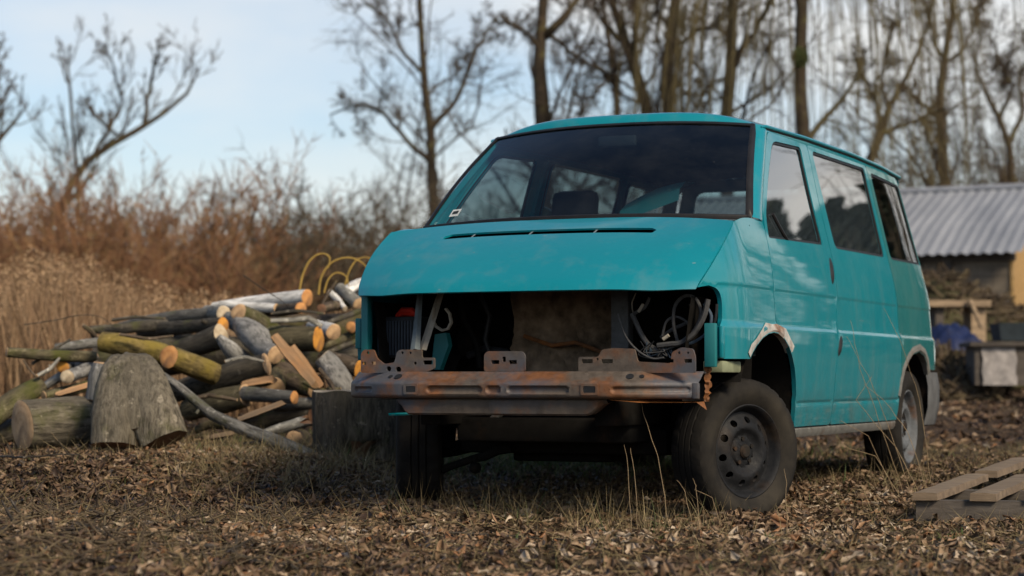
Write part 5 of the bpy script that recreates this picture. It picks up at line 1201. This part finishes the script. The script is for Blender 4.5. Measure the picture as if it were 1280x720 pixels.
# forked trunk piece standing in front
def forked():
    e = thing('forked_trunk', 'big grey forked trunk section standing on its two sawn legs', 'log', at(175, 561, 11.9), 0, LOGG)
    o0 = at(175, 561, 11.9)
    for li, (pts, dia, sd) in enumerate((([(143, 557, 11.78), (146, 520, 11.82), (150, 485, 11.90), (154, 462, 11.96), (157, 452, 11.99)], [56, 60, 60, 54, 40], 3), ([(206, 551, 11.78), (194, 520, 11.82), (180, 485, 11.90), (170, 462, 11.97), (166, 453, 12.0)], [60, 64, 62, 52, 38], 8), ([(176, 538, 11.80), (172, 520, 11.82), (166, 485, 11.90), (161, 462, 11.96), (160, 451, 11.99)], [44, 56, 64, 60, 44], 12))):
        P = resample([(*(at(x, y, D)-o0), d*.5*D/FPX) for (x, y, D), d in zip(pts, dia)], 16); rg = random.Random(sd); n = 28; v = []
        ph = [rg.uniform(0, 6.28) for _ in range(5)]
        for k in range(16):
            t = Vector(P[min(k+1, 15), :3]-P[max(k-1, 0), :3]).normalized(); a = t.cross(Vector((0, 1, 0))).normalized(); b = a.cross(t)
            for q in range(n):
                w = 2*math.pi*q/n; r = P[k, 3]*(1+.05*math.sin(3*w+ph[0]+k*.2)+.03*math.sin(7*w+ph[1]-k*.15)+.02*math.sin(13*w+ph[2]+k*.1)+rg.uniform(-.012, .012))
                v.append(Vector(P[k, :3])+a*math.cos(w)*r+b*math.sin(w)*r*.8)
        f = [(k*n+q, k*n+(q+1) % n, (k+1)*n+(q+1) % n, (k+1)*n+q) for k in range(15) for q in range(n)]+[tuple(15*n+q for q in range(n))]
        MB().add(v, f).build('limb', BK['stump'], e, 70)
        ring = v[:n]; c = sum(ring, Vector())/n; t = Vector(P[1, :3]-P[0, :3]).normalized()
        MB().add([c+(p-c)*s_-t*(.002+.01*(1-s_)) for s_ in (1.0, .9, .5) for p in ring]+[c-t*.01], [(j_*n+q, j_*n+(q+1) % n, (j_+1)*n+(q+1) % n, (j_+1)*n+q) for j_ in range(2) for q in range(n)]+[(2*n+q, 2*n+(q+1) % n, 3*n) for q in range(n)]).build('cut_face', CW['redbrown'], e)
    return e
forked()
log('blue-grey log end behind the top of the forked trunk', [(132, 455, 12.3), (130, 470, 12.3), (128, 500, 12.3)], [34, 38, 40], 'bluegrey', 'tan', seed=60)
# chopping block
def block():
    D = 12.0; k = D/FPX; e = thing('chopping_block', 'wide dark upright chopping block with a notch cut in its foot', 'stump', at(443, 575, D), 0); n = 48; rg = random.Random(2)
    def prof(a, z):
        f = 1+.025*math.sin(9*a)+.018*math.sin(17*a+1)+.03*math.sin(3*a+2); return f*(53*k)*(1+.03*(1-z)+.02*math.sin(5*z+a))
    H = 85*k; v = []
    zs = [0, .06, .14, .22, .32, .45, .6, .8, .96, 1.0]
    for z in zs:
        for i in range(n):
            a = 2*math.pi*i/n; r = prof(a, z)
            notch = math.exp(-((a-5.0)/.42)**4)*(1-sm(.14, .30, z)); r *= 1-.45*notch
            v.append((r*math.cos(a), r*math.sin(a), z*H+.006*math.sin(6*a)))
    MB().add(v, [(j*n+i, j*n+(i+1) % n, (j+1)*n+(i+1) % n, (j+1)*n+i) for j in range(len(zs)-1) for i in range(n)]).build('bark', BK['block'], e, 60)
    top = [Vector(p) for p in v[-n:]]; c = sum(top, Vector())/n
    t = MB().add([c+(p-c)*s_+Vector((0, 0, .002+.01*(1-s_))) for s_ in (1, .93, .5) for p in top]+[c+Vector((0, 0, .012))], [(j*n+i, j*n+(i+1) % n, (j+1)*n+(i+1) % n, (j+1)*n+i) for j in range(2) for i in range(n)]+[(2*n+i, 2*n+(i+1) % n, 3*n) for i in range(n)])
    t.build('cut_face', CW['pale'], e)
    P = [[(prof(a, .1)*q*math.cos(a), prof(a, .1)*q*math.sin(a), z*H) for q, z in ((.62, .02), (.70, .16), (.97, .29))] for a in np.linspace(4.62, 5.38, 12)]
    MB().grid(P).build('notch', CW['redbrown'], e)
    return e
block()
# loose thin branches over and in front of the heap
for i_, (lab, pts, w_, bk_) in enumerate((
  ('thin dark branch on the top left of the heap, pointing left', [(140, 400, 14.0), (170, 396, 14.0), (205, 398, 14.1)], 4, 'dark'),
  ('thin crooked branch over the yellow logs', [(150, 418, 12.9), (185, 424, 12.9), (215, 420, 13.0), (245, 428, 13.0)], 4, 'brown'),
  ('pale thin branch between the burl log and the mossy log', [(282, 452, 12.9), (305, 446, 12.9), (330, 452, 12.9)], 5, 'pale'),
  ('twiggy dark branch above the thick olive log', [(340, 392, 13.9), (370, 388, 13.9), (405, 392, 13.9)], 4, 'dark'),
  ('thin branch slanting down right of the split logs', [(400, 462, 12.9), (415, 480, 12.8), (420, 498, 12.7)], 5, 'brown'),
  ('thin grey branch lying low at the front, left of the chopping block', [(300, 556, 12.1), (335, 552, 12.1), (372, 560, 12.0)], 5, 'grey'),
  ('thin stick poking left from under the thick short log', [(-5, 566, 12.1), (30, 560, 12.2), (60, 562, 12.2)], 5, 'dark'),
  ('short bright branch stub on the left logs', [(46, 470, 12.7), (62, 462, 12.8), (74, 448, 12.9)], 5, 'pale'),
  ('dark branch crossing the grey pole at far left', [(40, 455, 13.0), (62, 440, 13.0), (88, 424, 13.1)], 4, 'dark'),
  ('brown branch bridging the two front logs', [(236, 500, 12.5), (262, 494, 12.5), (296, 500, 12.5)], 6, 'brown'),
  ('olive branch hanging behind the chopping block', [(380, 478, 12.9), (398, 488, 12.8), (425, 486, 12.9)], 6, 'olive'),
  ('thin branch sticking up among the birch logs', [(398, 392, 14.2), (406, 374, 14.3), (420, 352, 14.4)], 3, 'brown'))):
    log(lab, pts, [w_, w_*1.1, w_*.7], bk_, 'tan', name='branch', cat='branch', n=8, seed=70+i_, stubs=2)
# thin curved yellow withes sticking out of the heap
def withy(label, pts, D, w=2.4, mat=None):
    W = [at(x, y, D) for x, y in pts]; o0 = W[0]; Q = []
    p = [q-o0 for q in W]
    for i in range(len(p)-1):
        p0, p1, p2, p3 = p[max(i-1, 0)], p[i], p[i+1], p[min(i+2, len(p)-1)]
        for k in range(6):
            t = k/6; Q.append(.5*((2*p1)+(p2-p0)*t+(2*p0-5*p1+4*p2-p3)*t*t+(3*p1-p0-3*p2+p3)*t**3))
    Q.append(p[-1]); o = MB().tube(Q, list(np.linspace(w, w*.55, len(Q))*.5*D/FPX), 6).build('withy', mat or WITHYM); o.location = o0
    return tag(o, label, 'branch', 'curved yellow withes over the heap')
WITHYM = plain('yellow_withy', (0.30, 0.20, 0.05), .7, 20)
withy('tallest left loop of yellow withy arching over the heap', [(373, 372), (378, 345), (388, 325), (402, 317), (412, 322), (410, 335)], 14.6, 3)
withy('yellow withy arching right towards the van bonnet', [(398, 368), (402, 345), (415, 328), (435, 322), (452, 328), (462, 340)], 14.7, 3)
withy('yellow withy in the middle, curling back left', [(430, 362), (436, 340), (446, 325), (460, 322), (468, 330)], 14.8, 2.6)
withy('low short yellow withy beside the birch logs', [(405, 366), (410, 350), (420, 341), (432, 345), (436, 358)], 14.5, 2.4)
withy('fine dark twig arching over the left of the heap', [(30, 406), (70, 400), (100, 394), (125, 396), (142, 408)], 13.9, 1.6, STICKM)
withy('fine straight twig slanting over the white birch log', [(304, 344), (330, 362), (352, 376), (368, 392)], 14.2, 1.8, STICKM)

# ------------------------------------------------------------------ pallet at the right
def pallet():
    D0 = 9.3; A = at(1141, 634, D0); zb = float(zg(A.x+.3, D0))
    e = thing('pallet', 'weathered wooden pallet lying in the leaves at the right edge', 'pallet', (A.x, A.y, zb), 0)
    k = D0/FPX; ang = R(-54)        # boards run away to the right
    ux, uy = Vector((math.cos(R(66)), math.sin(R(66)), 0)), Vector((math.cos(R(-9)), math.sin(R(-9)), 0))
    def board(o, l, w, z, t, mat, nm, axis=(ux, uy), sd=0):
        rg = random.Random(sd); a, b = axis; P = []; n = 9
        v = []; f = []
        for i in range(n):
            s_ = l*i/(n-1); wob = rg.uniform(-.004, .004)
            for (wy, zz) in ((0, z), (w, z+.002), (w-.003, z+t), (w*.5, z+t+.003), (.003, z+t)):
                p = o+a*s_+b*(wy+wob); v.append((p.x, p.y, zz+.035*p.y+rg.uniform(-.0015, .0015)))
        f = [(i*5+j, i*5+(j+1) % 5, (i+1)*5+(j+1) % 5, (i+1)*5+j) for i in range(n-1) for j in range(5)]+[tuple(range(5)), tuple((n-1)*5+j for j in range(5))]
        MB().add(v, f).build(nm, mat, e, 30)
    board(Vector((0, 0, 0)), 1.15, .30*.37, .095, .035, PLANK, 'plank', sd=1)
    board(Vector((.245, -.03, 0)), 1.15, .118, .095, .035, PLANK, 'plank', sd=2)
    board(Vector((.56, 1.25, 0)), 1.0, .115, .095, .035, PLANK, 'plank', sd=3)
    board(Vector((.49, -.06, 0)), 1.15, .118, .095, .035, PLANK, 'plank', sd=6)
    board(Vector((.02, .03, 0)), 1.1, .045, -.02, .114, PLANKD, 'stringer', (uy, ux), 4)
    board(Vector((.25, .55, 0)), 1.1, .045, -.02, .114, PLANKD, 'stringer', (uy, ux), 5)
    return e
pallet()
# ------------------------------------------------------------------ shed and yard clutter
def shed():
    c = at(1263, 476, 30.0); z0 = float(zg(c.x, 30)); z0 = .5
    e = thing('shed', 'wooden shed with a blue-grey corrugated metal roof and yellow gable end', 'shed', (c.x, 30, z0), R(-27))
    # local: -x along the long side to the left, +y back
    px = 30/FPX; he = (476-313)*px+EYE-z0; hr = (476-236)*px*1.075+EYE-z0; Lg, Wd = 7.5, 4.6
    P = []
    for i in range(181):
        x = .25-Lg*i/180; c_ = .018*math.sin(i*2*math.pi/4)
        P.append([(x, -.30, he-.06+c_), (x, .6, he+(hr-he)*.38+c_), (x, Wd/2, hr+c_)])
    rf = MB().grid(P).build('roof', NTroof, e, 60)
    MB().grid([[(p[0], Wd-p[1], p[2]) for p in r] for r in P]).build('roof', NTroof, e, 60)
    MB().tube([(.27, Wd/2, hr+.02), (-Lg+.2, Wd/2, hr+.02)], .06, 8).build('ridge_cap', NTroof, e)
    # boarded long side
    for i in range(30):
        x = -.005-i*.24; MB().box((x-.235, 0, 0), (x, .03+.006*(i % 2), he-.08)).build('board', SHEDWALL, e)
    MB().box((-Lg+.1, -.06, he-.16), (.1, .02, he-.06)).build('fascia', PLANKD, e)
    for x in (-.9, -2.6, -4.3): MB().box((x-.07, -.10, 0), (x+.07, -.02, he-.1)).build('post', PLANKD, e)
    MB().box((-2.4, -.035, 1.2), (-1.3, -.008, 1.9)).build('window', BLACKPL, e)
    # gable boards
    for i in range(20):
        y0 = i*Wd/20; ym = y0+Wd/40; top = he+(hr-he)*(1-abs(ym-Wd/2)/(Wd/2))-.09
        MB().box((.0, y0+.003, 0), (.03, y0+Wd/20-.003, top)).build('gable_board', YELLOWWOOD, e)
    MB().box((.03, -.03, 0), (.07, .09, he-.1)).build('corner_post', YELLOWWOOD, e)
    return e
t = NT('corrugated_metal'); n_ = t.noise(1.2, 5, .6, (3, .4, 1)); t.color(t.mix(t.ramp(n_, [(.35, 0.), (.7, 1.)]), (0.17, 0.185, 0.21), (0.27, 0.285, 0.31))).set(Roughness=.5, Metallic=.1); NTroof = t.m
SHEDWALL = splitwood('shed_wall_boards', (0.17, 0.14, 0.105), (0.21, 0.175, 0.125))
shed()
# heap of old branches and sods in front of the shed
def heap(px0, px1, top, D, label, sd, col):
    rg = np.random.default_rng(sd); xs = np.linspace(at(px0, 470, D).x, at(px1, 470, D).x, 40); ys = np.linspace(-1.2, 1.4, 22); base = .45
    P = []
    for x in xs:
        px = 640+x/D*FPX; zt = float(np.interp(px, [q[0] for q in top], [q[1] for q in top])); H = max(.02, (475-zt)*D/FPX+EYE-base)
        P.append([(x, D+y, base-.15+H*max(0, math.cos(min(1, abs(y/1.3))*math.pi/2))**.7+.10*(float(vnoise(x, y+40, 3.1, sd))-.5)+.06*(float(vnoise(x, y+40, 8, sd+1))-.5)) for y in ys])
    e = thing('brush_heap', label, 'heap', (0, 0, 0)); MB().grid(P).build('sods', col, e, 60)
    m = 900; bx_ = rg.uniform(xs[0], xs[-1], m); by_ = rg.uniform(-1.2, .4, m); idx = np.clip(((bx_-xs[0])/(xs[-1]-xs[0])*39).astype(int), 0, 39); jd = np.clip(((by_+1.2)/2.6*21).astype(int), 0, 21)
    bz_ = np.array([P[i][j][2] for i, j in zip(idx, jd)]); d = rg.normal(size=(m, 3))*np.array([1, .5, .45]); d /= np.linalg.norm(d, axis=1)[:, None]; l = rg.uniform(.15, .6, m)[:, None]
    st = np.stack([bx_, by_+D, bz_+.02], 1); Q = np.stack([st-d*l*.5, st+rg.normal(0, .02, (m, 3)), st+d*l*.5], 1); Rr = np.repeat(rg.uniform(.006, .02, m)[:, None], 3, 1)
    o = link('brushwood', tube_mesh('brushwood', [(Q, Rr)], [4], rg), BRUSH2, e); o['kind'] = 'stuff'
    return e
SODS = plain('mossy_sods', (0.045, 0.042, 0.02), .95, 3, .7, .9)
SOIL = plain('bare_soil', (0.10, 0.07, 0.042), .95, 3, .6, .9)
heap(1140, 1330, [(1140, 345), (1165, 330), (1185, 335), (1205, 352), (1230, 365), (1255, 372), (1280, 385), (1330, 400)], 27.0, 'dark mossy heap of brushwood and sods in front of the shed', 61, SODS)
heap(1150, 1230, [(1150, 452), (1180, 442), (1205, 452), (1230, 470)], 23.5, 'low brown mound of bare soil behind the rear bumper', 62, SOIL)
def boards():
    D = 25.2; p = at(1196, 380, D); e = thing('plank_stack', 'tan planks laid across trestles before the brushwood heap', 'planks', (p.x, D, .5), R(4))
    h = p.z-.5
    for i in range(3): MB().box((-.50+.02*i, -.30+.2*i, h-.04), (.34+.03*i, -.12+.2*i, h+.035)).build('plank', TANPLANK, e)
    MB().box((-.32, -.2, 0), (-.22, .15, h-.04)).build('trestle', PLANKD, e); MB().box((.12, -.2, 0), (.30, .15, h-.04)).build('trestle', TANPLANK, e)
    MB().tube([(.05, -.36, h+.04), (.2, -.38, h-.30)], .03, 6).build('loose_slat', TANPLANK, e)
boards()
def tarp():
    D = 24.2; p = at(1186, 440, D); P = []; n = 26
    for i in range(n):
        a = i/(n-1); row = []
        for j in range(18):
            b = j/17; x = -.34+.78*a; y = -.4+.8*b; h = .36*(math.sin(math.pi*a)**.6)*(math.sin(math.pi*b)**.5)*(1.15-.5*a); h += .035*math.sin(17*a+9*b)+.025*math.sin(29*b-13*a); row.append((x, y, max(.0, h)))
        P.append(row)
    o = MB().grid(P).build('tarpaulin', plain('blue_tarp', (0.010, 0.018, 0.06), .6, 10, .5, .3), None, 180); o.location = (p.x, D, p.z-.02)
    tag(o, 'crumpled dark blue tarpaulin heaped behind the rear of the van', 'tarpaulin')
tarp()
def bench():
    D = 22.5; p = at(1214, 478, D); k = D/FPX; e = thing('workbench', 'rough workbench with a white sheet leaning against its front', 'bench', (p.x, D, p.z-.03), R(-4))
    h = 50*k+.03
    MB().box((-.06, -.35, h-.05), (1.3, .5, h), .006).build('bench_top', PLANKD, e)
    for x in (.0, .56, 1.15): MB().box((x, -.28, 0), (x+.09, .4, h-.05)).build('leg', PLANKD, e)
    MB().box((.44, -.29, .0), (1.2, -.26, h-.06)).build('front_board', PLANKD, e)
    o = MB().grid([[(.075+.36*i/8+.01*math.sin(j*2), -.33+.04*j/6+.008*math.sin(i*1.7+j), .0+(h-.055)*j/6) for j in range(7)] for i in range(9)]).build('white_sheet', plain('dirty_white_sheet', (0.24, 0.225, 0.215), .7), e)
    return e
bench()
def trough():
    D = 22.6; p = at(1246, 424, D); k = D/FPX; o = MB(); w, h = .52, 22*k
    o.add([(0, -.2, 0), (w, -.2, 0), (w, .2, 0), (0, .2, 0), (-.03, -.23, h), (w+.03, -.23, h), (w+.03, .23, h), (-.03, .23, h), (.0, -.19, h), (w, -.19, h), (w, .19, h), (0, .19, h), (.03, -.17, .03), (w-.03, -.17, .03), (w-.03, .17, .03), (.03, .17, .03)],
        [(0, 1, 2, 3), (0, 4, 5, 1), (1, 5, 6, 2), (2, 6, 7, 3), (3, 7, 4, 0), (4, 8, 9, 5), (5, 9, 10, 6), (6, 10, 11, 7), (7, 11, 8, 4), (8, 12, 13, 9), (9, 13, 14, 10), (10, 14, 15, 11), (11, 15, 12, 8), (12, 15, 14, 13)])
    b = o.build('plastic_crate', plain('dark_crate', (0.022, 0.03, 0.036), .5), None, 30); b.location = (p.x, D, p.z-.02); tag(b, 'dark open plastic crate standing on the workbench', 'crate')
trough()
# ------------------------------------------------------------------ sticks on the ground and dry weeds
def stick(label, pts, w, sd):
    rg = random.Random(sd); W = []
    for px, py in pts:
        r = _ray(px, py); D = 8.0
        for _ in range(30):
            x = r[0]/r[1]*D; z = float(zg(x, D)); dz = EYE+r[2]/r[1]*D-z; D = D+dz/(-r[2]/r[1])*.7
        W.append(Vector((r[0]/r[1]*D, D, z+.018)))
    o0 = W[0]; Q = []
    for i in range(len(W)-1):
        for k in range(5): Q.append(W[i].lerp(W[i+1], k/5)-o0+Vector((rg.uniform(-.008, .008), rg.uniform(-.008, .008), rg.uniform(0, .008))))
    Q.append(W[-1]-o0); mb = MB().tube(Q, list(np.linspace(w, w*.5, len(Q))), 7)
    for k in range(2):
        c = Q[rg.randrange(2, len(Q)-2)]; d = Vector((rg.uniform(-1, 1), rg.uniform(-.6, .6), rg.uniform(.1, .5))).normalized()*rg.uniform(.05, .14); mb.tube([c, c+d*.5, c+d+Vector((0, 0, .01))], [w*.5, w*.4, w*.25], 5)
    o = mb.build('fallen_stick', STICKM); o.location = o0; return tag(o, label, 'stick', 'fallen sticks in the foreground')
stick('long dark stick with a fork lying before the chopping block', [(335, 672), (365, 668), (395, 660), (425, 657)], .007, 1)
stick('thick dark stick at the bottom left of the middle', [(255, 690), (290, 700), (330, 712), (372, 718)], .014, 2)
stick('dark curved stick at the left edge', [(0, 655), (20, 635), (55, 620), (90, 606)], .010, 3)
stick('pale lichen-covered stick at the left picture edge', [(4, 672), (16, 662), (36, 652)], .015, 4)
stick('slim dark stick left of the forked trunk', [(0, 578), (30, 582), (60, 580), (100, 578)], .007, 5)
stick('short black stick below the diagonal branch', [(305, 640), (330, 644), (362, 650)], .014, 6)
stick('stick leaning under the steered front wheel', [(896, 620), (920, 632), (950, 642)], .006, 7)
stick('dark stick in the lower left leaf litter', [(90, 660), (130, 672), (160, 690)], .011, 8)
stick('thin stick lying below the bumper beam', [(560, 672), (620, 676), (690, 680), (750, 690)], .005, 9)
# brushwood scraps at lower left, too fine to count
n = 1500; x, y = rng.uniform(-2.6, -.7, n)+rng.normal(0, .2, n), rng.uniform(6.4, 9.6, n); keep = vnoise(x, y, 1.2, 21) > .35; x, y = x[keep], y[keep]; n = len(x)
d = rng.normal(size=(n, 3))*np.array([1, .8, .22]); d /= np.linalg.norm(d, axis=1)[:, None]; l = rng.uniform(.04, .24, n)[:, None]; st_ = np.stack([x, y, zg(x, y)+.022+np.abs(d[:, 2])*.05], 1)
Q = np.stack([st_-d*l*.5, st_+rng.normal(0, .008, (n, 3)), st_+d*l*.5], 1)
me = tube_mesh('twig_litter', [(Q, np.repeat(rng.uniform(.0015, .0042, n)[:, None], 3, 1))], [4], rng)
tag(link('twig_litter', me, BRUSH2), 'fine dark broken twigs strewn over the lower left ground', 'twigs', kind='stuff')
def weed(label, base, D, stalks, sd):
    rg = random.Random(sd); b = at(base[0], base[1], D); z = float(zg(b.x, D)); e = thing('dry_weed', label, 'weed', (b.x, D, z), 0, 'dry weed stalks')
    for st in stalks:
        Wp = [at(px, py, D+dd)-Vector((b.x, D, z)) for px, py, dd in st]; Q = []
        Wp[0].z = min(Wp[0].z, 0)
        for i in range(len(Wp)-1):
            for k in range(4): Q.append(Wp[i].lerp(Wp[i+1], k/4)+Vector((rg.uniform(-.004, .004), rg.uniform(-.004, .004), 0)))
        Q.append(Wp[-1]); MB().tube(Q, list(np.linspace(.0019, .0009, len(Q))), 5).build('stalk', WEEDM, e)
WEEDM = plain('weed_stalk', (0.23, 0.17, 0.10), .8, 30)
weed('fan of dry weed stalks leaning before the rear wheel', (1150, 588), 10.6, [[(1130, 590, 0), (1100, 530, -.1), (1075, 460, -.2), (1063, 400, -.2)], [(1140, 592, 0), (1110, 530, 0), (1085, 470, -.1), (1052, 410, -.1)], [(1165, 585, .2), (1150, 500, .2), (1125, 425, .1), (1105, 385, .1)], [(1120, 585, 0), (1085, 545, 0), (1040, 520, -.1)], [(1150, 590, 0), (1120, 560, .0), (1070, 500, .0), (1090, 470, .0)], [(1160, 590, .1), (1135, 540, .1), (1105, 500, .1), (1080, 480, .1)], [(1125, 590, -.1), (1095, 570, -.1), (1060, 560, -.1), (1045, 545, -.1)]], 1)
weed('two tall thin dry stalks before the near front wheel', (815, 628), 8.8, [[(838, 628, 0), (822, 570, 0), (808, 530, 0), (801, 500, 0)], [(790, 625, 0), (785, 585, 0), (780, 556, 0)], [(797, 626, 0), (793, 590, 0), (788, 560, 0)], [(868, 636, 0), (856, 615, 0), (846, 600, 0)], [(905, 640, 0), (890, 622, 0), (868, 612, 0)]], 2)
weed('thin upright dry stalk before the steered wheel hub', (985, 640), 8.6, [[(984, 640, 0), (983, 610, 0), (980, 586, 0)], [(875, 640, 0), (870, 610, 0), (866, 598, 0)]], 3)
weed('pale dry stalks rising before the thick short log', (80, 575), 11.3, [[(84, 572, 0), (76, 555, 0), (64, 540, 0)], [(48, 572, 0), (46, 556, 0)], [(118, 574, 0), (120, 552, 0)], [(150, 575, 0), (146, 552, 0)]], 4)
